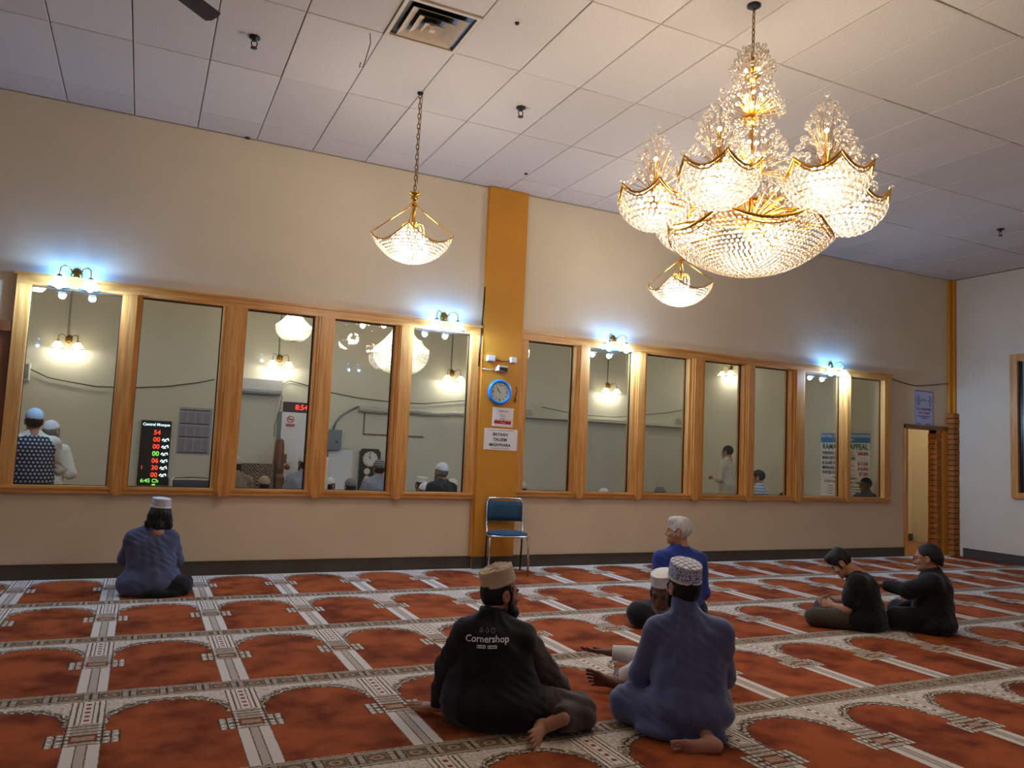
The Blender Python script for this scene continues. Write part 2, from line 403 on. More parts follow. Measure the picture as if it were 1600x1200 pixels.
# corridor behind the doorway
b = MB(); b.box((XS+.1, 10.6, 0), (XR+1.5, 10.7, H)); struct(b.obj('wall_corridor', mat('yellow_cream_corridor_paint', (226, 196, 140), .7)))
b = MB(); b.box((XR+1.4, D+T, 0), (XR+1.5, 10.6, H)); struct(b.obj('wall_corridor_end', MT['wall']))
b = MB(); b.box((XS+.1, 10.58, 0), (XR+1.4, 10.6, .14)); struct(b.obj('baseboard_corridor', MT['base']))
# unseen lamp added to brighten the cream wall behind the doorway
lt = thing('added_corridor_lamp', 'unseen round white lamp added to light the corridor behind the doorway', 'lamp', (12.1, 9.7, H))
b = MB(); b.lathe([(.16, 0), (.16, -.03), (.13, -.07), (.05, -.09), (.001, -.092)]); b.obj('diffuser', MT['bulb_warm'], lt, True)
ld = bpy.data.lights.new('corridor_fill_light', 'POINT'); ld.energy = 45; ld.color = (1, .88, .66); ld.shadow_soft_size = .1; l = link('corridor_fill_light', ld, lt); l.location = (0, 0, -.25)
# baseboards
for nm, lo, hi in (('baseboard_back', (XL, D-.014, 0), (3.71, D, .145)), ('baseboard_back_right', (4.25, D-.014, 0), (11.40, D, .145)),
                   ('baseboard_right', (XR-.014, YF, 0), (XR, D-.2, .145)), ('baseboard_pillar', (3.70, D-.086, 0), (4.26, D-.07, .145))):
    b = MB(); b.box(lo, hi); b.box((lo[0], lo[1]-.004, hi[2]-.012), (hi[0], hi[1], hi[2]-.004)); struct(b.obj(nm, MT['base']))
# pillar
pillar = MB(); pillar.box((3.71, D-.07, 0), (4.25, D+.0, H-.006)); pillar = struct(pillar.obj('pillar', MT['ochre']))
b = MB(); b.box((3.675, D-.045, .145), (3.71, D, HEAD)); b.obj('side_board', MT['wood'], pillar)
b = MB(); b.box((3.712, D-.0735, .145), (4.248, D-.07, 2.40)); b.obj('lower_panel', MT['ochre'], pillar)
# corner post, brick pilaster and door jamb
cp = MB(); cp.box((12.49, D-.05, 2.40), (XR, D, H-.006)); cp.box((XR-.05, D-.09, 2.40), (XR, D-.05, H-.006)); struct(cp.obj('trim_1', MT['ochre']))
bp_ = MB(); bp_.box((12.475, D-.118, 0), (XR, D, 2.41)); bp_ = struct(bp_.obj('trim_2', MT['mortar']))
nb = 27; ch = 2.41/nb; q = MB(); q.cbox((0, 0, 0), (.150, .135, ch-.012)); bm1 = q.mesh('brick', MT['brick'])
for i in range(nb):
    o = link('brick', bm1, bp_); o.location = (12.535+random.uniform(-.003, .003), D-.066+random.uniform(-.004, .002), ch*(i+.5))
jb = MB(); jb.box((12.20, D-.01, 0), (12.455, D+T+.02, 2.13)); jb.box((12.32, D-.03, 0), (12.455, D-.01, 2.13)); jb = struct(jb.obj('trim_3', MT['ochre']))
q = MB(); q.cbox((0, 0, 0), (.135, .165, ch-.010)); bm2 = q.mesh('brick', MT['brick'])
for i in range(int(2.13/ch)):
    o = link('brick', bm2, jb); o.location = (12.258+random.uniform(-.004, .004), D+.062, ch*(i+.5))
# doorway trim
dr = link('door_1', None); struct(dr)
b = MB(); b.box((11.40, D-.03, 0), (11.465, D+T+.03, 2.16)); b.obj('jamb', MT['wood'], dr)
b = MB(); b.box((11.40, D-.035, 2.10), (12.47, D+T+.03, 2.17)); b.obj('lintel', wood_material('brown_lintel', (112, 70, 36), (140, 92, 50), 'X'), dr)

# ------------------------------------------------------------------ window banks
def window_bank(name, x0, x1, panes, zb, zt, wood=MT['wood'], woodx=MT['woodx'], out=.065):
    w_ = struct(link(name, None))
    b = MB(); b.box((x0, D-out, HEAD-.105), (x1, D+.10, HEAD)); b.box((x0-.02, D-out-.015, HEAD-.02), (x1+.02, D, HEAD+.008)); b.obj('top_rail', woodx, w_)
    b = MB(); b.box((x0, D-out, zb-.07), (x1, D+.10, zb)); b.box((x0, D-out-.012, zb-.03), (x1, D, zb-.012)); b.obj('bottom_rail', woodx, w_)
    ed = [(x0, panes[0][0])]+[(panes[i][1], panes[i+1][0]) for i in range(len(panes)-1)]+[(panes[-1][1], x1)]
    for i, (a, c) in enumerate(ed):
        b = MB(); zz0 = zb-.085; inner = 0 < i < len(ed)-1
        b.box((a, D-out+.01, zb), (c, D+.09, HEAD-.10))
        if inner:
            m0 = (a+c)/2; hw = (c-a)*.34; yq = D-out-.03
            # raised centre batten with chamfered foot
            for k, (h2, yy) in enumerate(((hw, yq+.014), (hw*.7, yq))):
                b.add([(m0-h2, yy, zb-.02), (m0-h2*.5, yy, zz0), (m0+h2*.5, yy, zz0), (m0+h2, yy, zb-.02), (m0+h2, yy, HEAD-.1), (m0-h2, yy, HEAD-.1),
                       (m0-h2, D-.02, zb-.02), (m0-h2*.5, D-.02, zz0), (m0+h2*.5, D-.02, zz0), (m0+h2, D-.02, zb-.02), (m0+h2, D-.02, HEAD-.1), (m0-h2, D-.02, HEAD-.1)],
                      [(0,1,2,3,4,5), (6,11,10,9,8,7), (0,6,7,1), (1,7,8,2), (2,8,9,3), (3,9,10,4), (4,10,11,5), (5,11,6,0)])
        b.obj('mullion' if inner else 'jamb', wood, w_)
    for a, c in panes:
        p = MB(); p.box((a-.01, D+.046, zb-.01), (c+.01, D+.052, zt+.01)); pn = p.obj('pane', MT['pane'], w_)
        g = MB()  # black edge strips painting in the shade of the frame's inner reveal
        for lo, hi in (((c-.012, D+.03, zb), (c, D+.045, zt)), ((a, D+.034, zt-.010), (c, D+.045, zt)), ((a, D+.038, zb), (c, D+.045, zb+.006)), ((a, D+.038, zb), (a+.005, D+.045, zt))): g.box(lo, hi)
        g.obj('gasket', MT['gasket'], pn)
    return w_
w1 = window_bank('window_1', -1.20, 3.675, [(-1.08, -.281), (-.095, .689), (.935, 1.663), (1.884, 2.601), (2.82, 3.572)], .905, 2.845)
w2 = window_bank('window_2', 4.25, 11.02, [(4.346, 5.045), (5.259, 5.965), (6.175, 6.904), (7.176, 7.906), (8.113, 8.834), (9.11, 9.929), (10.098, 10.873)], .945, 2.845)
# lower window at the far left
w4 = struct(link('window_3', None))
b = MB(); b.box((-3.3, D-.05, 2.37), (-1.205, D+.1, 2.47)); b.obj('top_rail', MT['darkwood'], w4)
b = MB(); b.box((-1.40, D-.05, .85), (-1.30, D+.1, 2.37)); b.obj('jamb', MT['darkwood'], w4)
b = MB(); b.box((-1.30, D-.03, .78), (-1.205, D+.0, 2.37)); b.obj('casing', MT['darkwood'], w4)
b = MB(); b.box((-3.3, D-.05, .78), (-1.30, D+.1, .87)); b.obj('bottom_rail', MT['darkwood'], w4)
b = MB(); b.box((-3.3, D+.046, .86), (-1.39, D+.052, 2.38)); b.obj('pane', MT['pane'], w4)
# window in the right wall
w5 = struct(link('window_4', None))
def rbox(nm, y0, y1, z0, z1, m, x0=XR-.06, x1=XR+.1): q = MB(); q.box((x0, y0, z0), (x1, y1, z1)); return q.obj(nm, m, w5)
rbox('jamb', 7.63, 7.745, 1.13, 3.23, MT['wood']); rbox('jamb', 5.2, 5.31, 1.13, 3.23, MT['wood'])
rbox('top_rail', 5.2, 7.745, 3.23, 3.34, MT['wood']); rbox('bottom_rail', 5.2, 7.745, 1.04, 1.13, MT['wood'])
rbox('mullion', 6.40, 6.55, 1.13, 3.23, MT['wood'])
rbox('gasket', 7.61, 7.63, 1.13, 3.23, MT['gasket'], XR-.01, XR+.05)
for a, c in ((5.31, 6.40), (6.55, 7.61)): rbox('pane', a, c, 1.13, 3.23, MT['pane'], XR+.040, XR+.046)
# added wall beyond the right window; its blue stands in for a glass reflection
b = MB(); b.box((XR+1.6, 2.5, 0), (XR+1.7, 11.2, 4.5)); struct(b.obj('wall_reflection', mat('blue_reflection_paint', (70, 120, 160), .8)))
yl = thing('yard_lamp', 'white bulkhead lamp seen through the right wall window', 'lamp', (XR+1.6, 7.5, 2.35))
b = MB(); b.cbox((-.03, 0, 0), (.06, .3, .2)); b.obj('housing', MT['white'], yl)
b = MB(); b.cbox((-.07, 0, 0), (.03, .24, .15)); b.obj('diffuser', MT['bulb_cool'], yl)
ld = bpy.data.lights.new('yard_light', 'POINT'); ld.energy = 60; ld.color = (.5, .75, 1); ld.shadow_soft_size = .1
l = link('yard_light', ld, yl); l.location = (-.25, 0, 0)
# ------------------------------------------------------------------ lamps
def point(name, parent, loc, power, col, rad=.03):
    ld = bpy.data.lights.new(name, 'POINT'); ld.energy = power; ld.color = col; ld.shadow_soft_size = rad
    l = link(name, ld, parent); l.location = loc; return l
def ico(r, sub):
    bm = bmesh.new(); bmesh.ops.create_icosphere(bm, subdivisions=sub, radius=r)
    v = np.array([q.co[:] for q in bm.verts]); f = np.array([[q.index for q in p.verts] for p in bm.faces]); bm.free(); return v, f
ICO1 = ico(1, 1); ICO2 = ico(1, 2)
def bead_mesh(name, pts, rad, m, base=ICO1):
    pts = np.asarray(pts, float); rad = np.broadcast_to(np.asarray(rad, float), (len(pts),))
    v, f = base; V_ = (v[None]*rad[:, None, None]+pts[:, None]).reshape(-1, 3); F_ = (f[None]+np.arange(len(pts))[:, None, None]*len(v)).reshape(-1, 3)
    me = bpy.data.meshes.new(name); me.vertices.add(len(V_)); me.vertices.foreach_set('co', V_.ravel())
    me.loops.add(F_.size); me.loops.foreach_set('vertex_index', F_.ravel()); me.polygons.add(len(F_))
    me.polygons.foreach_set('loop_start', np.arange(len(F_))*3); me.polygons.foreach_set('use_smooth', np.ones(len(F_), bool))
    me.materials.append(m); me.update(); me.validate(); return me
_bulbs = {}
def bulb(parent, c, r, m):
    if (r, m.name) not in _bulbs: q = MB(); q.ball((0, 0, 0), r, 8, 6); _bulbs[(r, m.name)] = q.mesh('bulb', m, True)
    o = link('bulb', _bulbs[(r, m.name)], parent); o.location = c; return o
def chain(b, z0, z1, link_len=.055, r=.004, wd=.010):
    z = z0; k = 0
    while z > z1:
        pts = [(math.cos(a)*wd, 0, z-link_len/2+math.sin(a)*link_len*.55) for a in np.linspace(0, 2*PI, 9)[:-1]]
        if k % 2: pts = [(0, p[0], p[2]) for p in pts]
        b.tube(pts, r, 5, closed=True); z -= link_len*.82; k += 1
def rim_z(th, n, zlow, sag): 
    ph = ((th*n/(2*PI)) % 1.0); return zlow+sag*abs(2*ph-1)**2.0        # cusps at ph = 0
def scallop_rim(R_, n, zlow, sag, th0, flare=.0, steps=14):
    pts = []
    for k in range(n*steps):
        th = 2*PI*k/(n*steps); z = rim_z(th, n, zlow, sag); rr = R_+flare*(z-zlow)
        pts.append((rr*math.cos(th+th0), rr*math.sin(th+th0), z))
    return pts
def bowl_beads(R_, depth, n, zlow, sag, th0, bead, zoff=0):
    """beads on a bowl: cap of depth below zlow, and up to the scalloped rim above it"""
    pts = []; Rs = (R_*R_+depth*depth)/(2*depth); zc = zlow-depth+Rs; amax = math.asin(min(1, R_/Rs)) if depth < R_ else PI/2
    rows = int(Rs*amax/bead)
    for i in range(rows+1):
        a = amax*i/rows; r = Rs*math.sin(a); z = zc-Rs*math.cos(a); cnt = max(1, int(2*PI*r/bead))
        for k in range(cnt):
            th = 2*PI*(k+.5*(i % 2))/cnt; pts.append((r*math.cos(th), r*math.sin(th), z))
    up = int(sag/(bead*.9))+1; cnt = int(2*PI*R_/bead)
    for i in range(1, up+1):
        z = zlow+i*bead*.9
        for k in range(cnt):
            th = 2*PI*(k+.5*(i % 2))/cnt
            if z < rim_z(th-th0, n, zlow, sag)-.01: pts.append((R_*math.cos(th), R_*math.sin(th), z))
    return pts
def spray(b, c, zc, levels, bead, wire=.0016, rad=1.0):
    """gold wires fanning out from (c,zc), a bead at each end; levels: (radius, z, count)"""
    pts = []
    for (r, z, n) in levels:
        for k in range(n):
            th = 2*PI*(k+random.random()*.5)/n; rr = r*random.uniform(.92, 1.06); zz = z+random.uniform(-.02, .02)
            p = (c[0]+rr*math.cos(th), c[1]+rr*math.sin(th), zz); pts.append(p)
            mid = (c[0]+rr*.55*math.cos(th), c[1]+rr*.55*math.sin(th), zc+(zz-zc)*.62)
            b.tube([(c[0]+.01*math.cos(th), c[1]+.01*math.sin(th), zc), mid, p], wire, 3, caps=False)
    return pts

def cap_bowl(R_, depth, n, sag, zpk, bead):
    """bowl on one spherical cap whose scalloped rim dips by sag between the peaks; returns beads and the rim curve"""
    Rs = (R_*R_+depth*depth)/(2*depth); zc = zpk-depth+Rs; amax = math.asin(min(1, R_/Rs)); pts = []; rimc = []
    lim = lambda th: zpk-sag*(1-abs(2*((th*n/(2*PI)) % 1.0)-1)**2.0)
    rows = int(Rs*amax/bead)
    for i in range(rows+1):
        a = amax*i/rows; r = Rs*math.sin(a); z = zc-Rs*math.cos(a); cnt = max(1, int(2*PI*r/bead))
        for k in range(cnt):
            th = 2*PI*(k+.5*(i % 2))/cnt
            if z < lim(th)-.008: pts.append((r*math.cos(th), r*math.sin(th), z))
    for k in range(n*16): th = 2*PI*k/(n*16); z = lim(th); r = math.sqrt(max(0, Rs*Rs-(zc-z)**2)); rimc.append((r*math.cos(th), r*math.sin(th), z))
    return pts, rimc
# the large chandelier
cc = Vector((3.761, 4.127, 0)); tw = -cc.normalized(); rt_ = Vector((-tw.y, tw.x, 0)); rt_ = rt_ if rt_.dot(_rt) > 0 else -rt_
ang0 = math.atan2((tw*math.cos(math.radians(-17))+rt_*math.sin(math.radians(-17))).y, (tw*math.cos(math.radians(-17))+rt_*math.sin(math.radians(-17))).x)
chd = thing('crystal_chandelier', 'large gold chandelier of clear glass beads with six cups around a wide bowl', 'chandelier', (cc.x, cc.y, 0))
b = MB(); chain(b, H, 4.36); b.obj('chain', MT['brass'], chd, True)
b = MB(); b.lathe([(.001, H), (.05, H), (.05, H-.012), (.02, H-.03), (.001, H-.03)], seg=16); b.obj('ceiling_hook_plate', MT['blackmetal'], chd, True)
b = MB(); b.lathe([(.014, 2.9), (.014, 4.38)], seg=10)
for z, r in ((4.20, .055), (3.88, .07), (3.50, .06)): b.lathe([(.015, z-.045), (r*.55, z-.04), (r, z), (r*1.05, z+.01), (r*.9, z+.012), (.015, z-.01)], seg=20)
b.obj('stem', MT['gold'], chd, True)
wires = MB(); single = []; mass = []
mass += spray(wires, (0, 0), 4.20, [(.05, 4.40, 7), (.10, 4.38, 12), (.13, 4.31, 14), (.15, 4.24, 15)], .02)
mass += spray(wires, (0, 0), 3.90, [(.10, 4.18, 14), (.15, 4.12, 18), (.18, 4.05, 22), (.205, 3.98, 24), (.215, 3.92, 24)], .02)
mass += spray(wires, (0, 0), 3.50, [(.10, 3.85, 12), (.17, 3.78, 18), (.215, 3.70, 22), (.24, 3.62, 26), (.26, 3.54, 26), (.27, 3.46, 28)], .02)
mass += spray(wires, (0, 0), 3.12, [(.20, 3.40, 16), (.28, 3.32, 24), (.34, 3.24, 30), (.38, 3.17, 34)], .02)
wires.obj('wire_spray', MT['gold'], chd)
RB, ZL = .55, 3.00
rim = MB(); rim.tube(scallop_rim(RB, 6, ZL, .11, ang0, .15), .012, 6, closed=True); rim.tube(scallop_rim(RB-.012, 6, ZL-.035, .11, ang0, .15), .005, 5, closed=True)
for k in range(6):
    a = ang0+k*PI/3; rim.tube([(0, 0, 3.16), (.3*math.cos(a), .3*math.sin(a), 3.14), (RB*math.cos(a), RB*math.sin(a), ZL+.10)], .009, 6)
    a2 = a+PI/6; rim.tube([(0, 0, 3.10), (RB*math.cos(a2), RB*math.sin(a2), ZL+.01)], .006, 5)
rim.obj('scalloped_rim', MT['gold'], chd, True)
bowl = bowl_beads(RB, .24, 6, ZL, .11, ang0, .034)
bo = link('bead_bowl', bead_mesh('bead_bowl', bowl, rng.uniform(.0125, .016, len(bowl)), MT['bead_bowl']), chd); bo['kind'] = 'stuff'
sat_r, sat_bead = .67, .039
for k in range(6):
    a = ang0+k*PI/3; sx, sy = sat_r*math.cos(a), sat_r*math.sin(a); zr = 3.24; dz = -.02 if k in (0, 1) else 0.0
    zr += dz; R2 = .25
    near = k in (0, 1)
    arm = MB(); arm.tube([(.02*math.cos(a), .02*math.sin(a), 3.30), (.25*math.cos(a), .25*math.sin(a), 3.22), (.5*math.cos(a), .5*math.sin(a), 3.24), (sx, sy, zr+.03)], .010, 7)
    arm.lathe([(.001, zr-.02), (.03, zr-.015), (.055, zr+.02), (.06, zr+.035), (.02, zr+.03), (.014, zr+.10), (.03, zr+.11), (.035, zr+.13), (.012, zr+.12), (.010, zr+.32)], (sx, sy, 0), 14)
    arm.obj('cup_arm', MT['gold'], chd, True)
    rm = MB(); th0 = a+PI/6
    rm.tube([(x+sx, y+sy, z) for x, y, z in scallop_rim(R2+.004, 6, zr+.018, .085, th0, .25, 10)], .0095, 6, closed=True)
    rm.tube([(x+sx, y+sy, z) for x, y, z in scallop_rim(R2+.002, 6, zr-.006, .085, th0, .25, 10)], .006, 5, closed=True)
    for q in range(6):
        aq = th0+q*PI/3; rm.tube([(sx, sy, zr+.02), (sx+R2*math.cos(aq), sy+R2*math.sin(aq), zr+.09)], .003, 4)
    rm.obj('scalloped_cup_rim', MT['gold'], chd, True)
    bb = [(x+sx, y+sy, z) for x, y, z in bowl_beads(R2, .175, 6, zr, .085, th0, sat_bead)]
    tips = [(sx+(R2+.03)*math.cos(th0+q*PI/3), sy+(R2+.03)*math.sin(th0+q*PI/3), zr+.115) for q in range(6)]
    wsp = MB()
    sp = spray(wsp, (sx, sy), zr+.08, [(.02, zr+.60, 1), (.05, zr+.50, 5), (.09, zr+.44, 8), (.115, zr+.37, 10), (.14, zr+.30, 12), (.165, zr+.22, 14), (.19, zr+.15, 16)], .02)
    wsp.obj('wire_spray', MT['gold'], chd)
    top = sp+tips
    if near: single += top; mass += bb
    else: mass += top+bb
    for q in range(3): bulb(chd, (sx+.10*math.cos(a+q*2.1), sy+.10*math.sin(a+q*2.1), zr+.02), .014, MT['bulb'])
    bulb(chd, (sx, sy, zr+.34), .014, MT['bulb'])
    point('cup_light', chd, (sx, sy, zr+.0), P_SAT, WARM, .10)
    if near: single += [p for p in bb if (Vector((p[0]-sx, p[1]-sy, 0)).dot(tw) > .13)][:85]
sset = set(single); mass = [p for p in mass if p not in sset]
single = single[:300]
bm_ = bead_mesh('bead', [(0, 0, 0)], .0205, MT['bead'], ICO2)
for p in single: o = link('bead', bm_, chd); o.location = p
ms = link('bead_mass', bead_mesh('bead_mass', mass, rng.uniform(.0175, .021, len(mass)), MT['bead']), chd); ms['kind'] = 'stuff'
for z in (4.24, 3.96, 3.56):
    for k in range(2): bulb(chd, (.05*math.cos(k*2.1+2.8), .05*math.sin(k*2.1+2.8), z), .013, MT['bulb'])
point('bowl_light', chd, (0, 0, 2.98), P_BOWL, WARM, .2); point('top_light', chd, (0, 0, 4.02), P_TOP, WARM, .1); point('middle_light', chd, (0, 0, 3.66), P_TOP, WARM, .1)

# bowl pendants on chains
def pendant(label, x, y, zc, rot, ztop=H, power=P_PEND):
    t = thing('bowl_pendant', label, 'lamp', (x, y, 0), rot, 'gold bowl pendants on chains')
    b = MB(); chain(b, ztop, zc+.52, .06, .0045, .012); b.tube([(0.02, 0, ztop), (.012, .01, zc+.9), (.02, -.005, zc+.6)], .003, 4); b.obj('chain', MT['brass'], t, True)
    b = MB(); b.lathe([(.001, ztop-.002), (.03, ztop-.004), (.02, ztop-.02), (.001, ztop-.022)], seg=12); b.obj('ceiling_hook_plate', MT['blackmetal'], t, True)
    b = MB(); b.lathe([(.01, zc+.53), (.05, zc+.515), (.055, zc+.50), (.02, zc+.49), (.03, zc+.475), (.034, zc+.455), (.022, zc+.435), (.012, zc+.42), (.034, zc+.405), (.036, zc+.39), (.016, zc+.375), (.012, zc+.19), (.02, zc+.17), (.001, zc+.16)], seg=18); b.obj('finial_stem', MT['gold'], t, True)
    R_ = .375; sag = .125
    b = MB()
    for k in range(4):
        a = k*PI/2; b.tube([(.03*math.cos(a), .03*math.sin(a), zc+.39), (.05*math.cos(a), .05*math.sin(a), zc+.37), (R_*math.cos(a), R_*math.sin(a), zc+sag+.0)], .0055, 6)
    b.obj('support_rod', MT['gold'], t, True)
    pts, rimc = cap_bowl(R_, .265, 4, .115, zc+sag, .031)
    b = MB(); b.tube(rimc, .0075, 6, closed=True); b.obj('scalloped_rim', MT['gold'], t, True)
    o = link('bead_bowl', bead_mesh('bead_bowl', pts, .0138, MT['bead_pend']), t); o['kind'] = 'stuff'
    b = MB(); drops = []
    for k in range(8):
        a = k*PI/4; pr = [(0, 0, zc+.17), (.05*math.cos(a), .05*math.sin(a), zc+.225), (.09*math.cos(a), .09*math.sin(a), zc+.215), (.105*math.cos(a), .105*math.sin(a), zc+.17)]
        b.tube(pr, .004, 5); drops += [(.105*math.cos(a), .105*math.sin(a), zc+.155-.02*i) for i in range(5)]
    b.obj('fountain_arm', MT['gold'], t, True)
    o = link('crystal_drops', bead_mesh('crystal_drops', drops, .008, MT['crystal']), t); o['kind'] = 'stuff'
    for k in range(4): a = k*PI/2+.6; bulb(t, (.16*math.cos(a), .16*math.sin(a), zc+.01), .02, MT['bulb'])
    point('pendant_light', t, (0, 0, zc+.03), power, NEUTRAL, .15)
    return t
pendant('gold bowl pendant on a long chain left of the ochre pillar', 2.107, 6.725, 3.265, -.40)
pendant('gold bowl pendant hanging lower behind the large chandelier', 5.446, 7.093, 3.325, -.90)
for x, y in ((-2.6, 2.2), (8.9, 2.4), (9.6, 6.9)):
    if (x, y) == (9.6, 6.9): continue
    pendant('gold bowl pendant on the %s side behind the viewer' % ('left' if x < 0 else 'right'), x, y, 3.3, .4, power=P_PEND*.7)

# wall sconces
def sconce(label, loc, rotz, cool=True, power=P_SCONCE, group='two-armed wall sconces', light=True):
    t = thing('wall_sconce', label, 'sconce', loc, rotz, group)      # local -Y points into the room
    b = MB(); b.lathe([(.001, 0), (.055, .0), (.06, .012), (.045, .022), (.02, .03), (.001, .032)], seg=20, sx=.85, sy=1.15)
    for i, p in enumerate(b.v): b.v[i] = (p[0], -p[2], p[1])
    b.obj('back_plate', MT['brass'], t, True)
    b = MB()
    for s in (-1, 1):
        b.tube([(.015*s, -.03, -.02), (.045*s, -.05, -.045), (.05*s, -.045, -.01), (.02*s, -.04, .0), (.03*s, -.04, -.03)], .005, 6)
    b.ball((0, -.05, -.03), .016, 10, 6); b.obj('scroll_ornament', MT['brass'], t, True)
    for s in (-1, 1):
        xs = .135*s
        b = MB(); b.tube([(.03*s, -.03, .01), (.06*s, -.07, .055), (.10*s, -.11, .065), (.13*s, -.13, .04), (xs, -.135, -.02), (xs, -.135, -.04)], .006, 7)
        b.lathe([(.001, -.03), (.02, -.035), (.028, -.055), (.024, -.06), (.001, -.055)], (xs, -.135, 0), 12); b.obj('arm', MT['brass'], t, True)
        b = MB(); b.lathe([(.028, -.055), (.045, -.075), (.07, -.105), (.085, -.14), (.105, -.16), (.102, -.163), (.082, -.142), (.066, -.108), (.04, -.078), (.024, -.058)], (xs, -.135, 0), 20)
        b.obj('shade', MT['shade'] if cool else MT['shade_warm'], t, True)
        b = MB(); b.lathe([(.001, -.06), (.015, -.065), (.018, -.09), (.032, -.12), (.036, -.145), (.028, -.168), (.001, -.18)], (xs, -.135, 0), 12)
        b.obj('bulb', MT['bulb_cool'] if cool else MT['bulb_warm'], t, True)
        if light: point('sconce_light', t, (xs, -.19, -.178), power, COOL if cool else NEUTRAL, .035)
        if light and cool: point('shade_glow', t, (xs, -.105, -.012), power*.09, (.08, .34, 1.0), .02)
    return t
for lab, x, z in (('blue-lit sconce above the leftmost window pane', -.706, 2.995), ('blue-lit sconce above the pane beside the ochre pillar', 3.202, 3.01), ('blue-lit sconce above the second pane right of the pillar', 5.637, 2.985), ('blue-lit sconce near the right end of the window row', 9.695, 2.985)):
    sconce(lab, (x, D-.001, z), 0)
for i, (lab, u, v) in enumerate((('warm sconce on the far wall behind the leftmost pane', 108, 530), ('warm sconce on the far wall above the white air conditioner', 437, 560), ('warm sconce on the far wall beside the ochre pillar', 706, 583), ('warm sconce on the far wall behind the second pane right of the pillar', 950, 603))):
    p = on_y(u, v, YB-.001); sconce(lab, p, 0, False, P_SCONCE_WARM, 'warm sconces in the second room')
    b = MB(); b.tube([(p.x-.02, YB-.012, p.z+.05), (p.x-.02, YB-.012, H)], .012 if i == 0 else .006, 6); tag(b.obj('conduit', MT['wire_w'] if i == 0 else MT['wire']), 'thin vertical conduit rising from the %s warm sconce' % ('first', 'second', 'third', 'fourth')[i], 'conduit')
p = on_x(1143, 576, XS-.001); sconce('warm sconce on the end wall above the standing man', p, -PI/2, False, P_SCONCE_WARM, 'warm sconces in the second room')
for i, (x, z) in enumerate(((-2.43, 3.5), (2.75, 3.6), (5.0, 3.55), (9.6, 3.55))):
    sconce('blue-lit sconce on the wall behind the viewer, number %s from the left' % ('one', 'two', 'three', 'four')[i], (x, YF+.001, z), PI, True, P_SCONCE*.10)

# crystal basket chandeliers in the second room
def basket(label, x, y, zr, R_, power):
    t = thing('basket_chandelier', label, 'chandelier', (x, y, 0), 0, 'white crystal basket chandeliers in the second room')
    s = R_/.42; ztop = zr+.62*s
    b = MB(); b.lathe([(.004, ztop), (.004, H-.02), (.05, H-.015), (.05, H)], seg=8); b.obj('hanging_rod', MT['chrome'], t, True)
    b = MB(); b.lathe([(R_*.98, zr-.03*s), (R_*1.02, zr-.03*s), (R_*1.02, zr+.03*s), (R_*.98, zr+.03*s), (R_*.98, zr-.03*s)], seg=32); b.lathe([(R_*.22, ztop), (R_*.24, ztop), (R_*.24, ztop+.03), (R_*.22, ztop+.03)], seg=24); b.obj('ring', MT['crystal'], t, True)
    pts = []
    n = int(84)
    for k in range(n):                                # strands swooping from the crown to the ring
        a = 2*PI*k/n
        for q in np.linspace(0, 1, 34):
            r = R_*(.22+.78*q**2.6); pts.append((r*math.cos(a), r*math.sin(a), ztop-(ztop-zr-.03*s)*q))
    for k in range(n):                                # basket below
        a = 2*PI*k/n
        for q in np.linspace(0, 1, 20): pts.append((R_*math.cos(q*PI/2*.96)*math.cos(a), R_*math.cos(q*PI/2*.96)*math.sin(a), zr-.03*s-.33*s*math.sin(q*PI/2)))
    o = link('crystal_strands', bead_mesh('crystal_strands', pts, .0145*s, MT['crystal']), t); o['kind'] = 'stuff'
    for k in range(6): bulb(t, (R_*.5*math.cos(k*PI/3), R_*.5*math.sin(k*PI/3), zr-.03), .05*s, MT['bulb_cry'])
    for k in range(3): bulb(t, (R_*.2*math.cos(k*2.1), R_*.2*math.sin(k*2.1), zr+.25*s), .04*s, MT['bulb_cry'])
    point('basket_light', t, (0, 0, zr+.02), power*.6, (1, .95, .84), R_*.3); point('basket_light', t, (0, 0, zr+.28*s), power*.4, (1, .95, .84), R_*.15)
MT['bulb_cry'] = emis('crystal_bulb', (1, .95, .85), 14)
c_ = on_y(627, 549, 11.5); basket('large white crystal basket chandelier behind the fourth mullion', c_.x, 11.5, c_.z, .42, P_CRYSTAL)
c_ = on_y(459, 511, 12.5); basket('small white crystal basket chandelier behind the third pane', c_.x, 12.5, c_.z, .27, P_CRYSTAL*.6)
c_ = on_y(796, 548, 11.6); basket('white crystal basket chandelier half hidden by the ochre pillar', c_.x, 11.6, c_.z, .33, P_CRYSTAL*.8)
c_ = on_y(-150, 430, 11.6); basket('white crystal basket chandelier beyond the left end of the windows', c_.x, 11.6, c_.z, .33, P_CRYSTAL*.8)
basket('added white crystal basket chandelier hung unseen over the right of the second room', 8.4, 11.3, 3.75, .36, P_CRYSTAL*.9); basket('added white crystal basket chandelier hung unseen over the left of the second room', -.6, 11.3, 3.8, .36, P_CRYSTAL*.9)  # two chandeliers added above the sight line to brighten the second room
b = thing('flush_lamp', 'small oval ceiling-hung lamp glowing in the corner of the leftmost pane', 'lamp', on_y(57, 449, 10.6))
q = MB(); q.lathe([(.001, -.05), (.07, -.04), (.10, 0), (.08, .05), (.02, .08), (.001, .085)], seg=20); q.obj('globe', MT['bulb_warm'], b, True)
q = MB(); q.tube([(0, 0, .08), (0, 0, H-b.location.z)], .008, 6); q.obj('rod', MT['brass'], b)
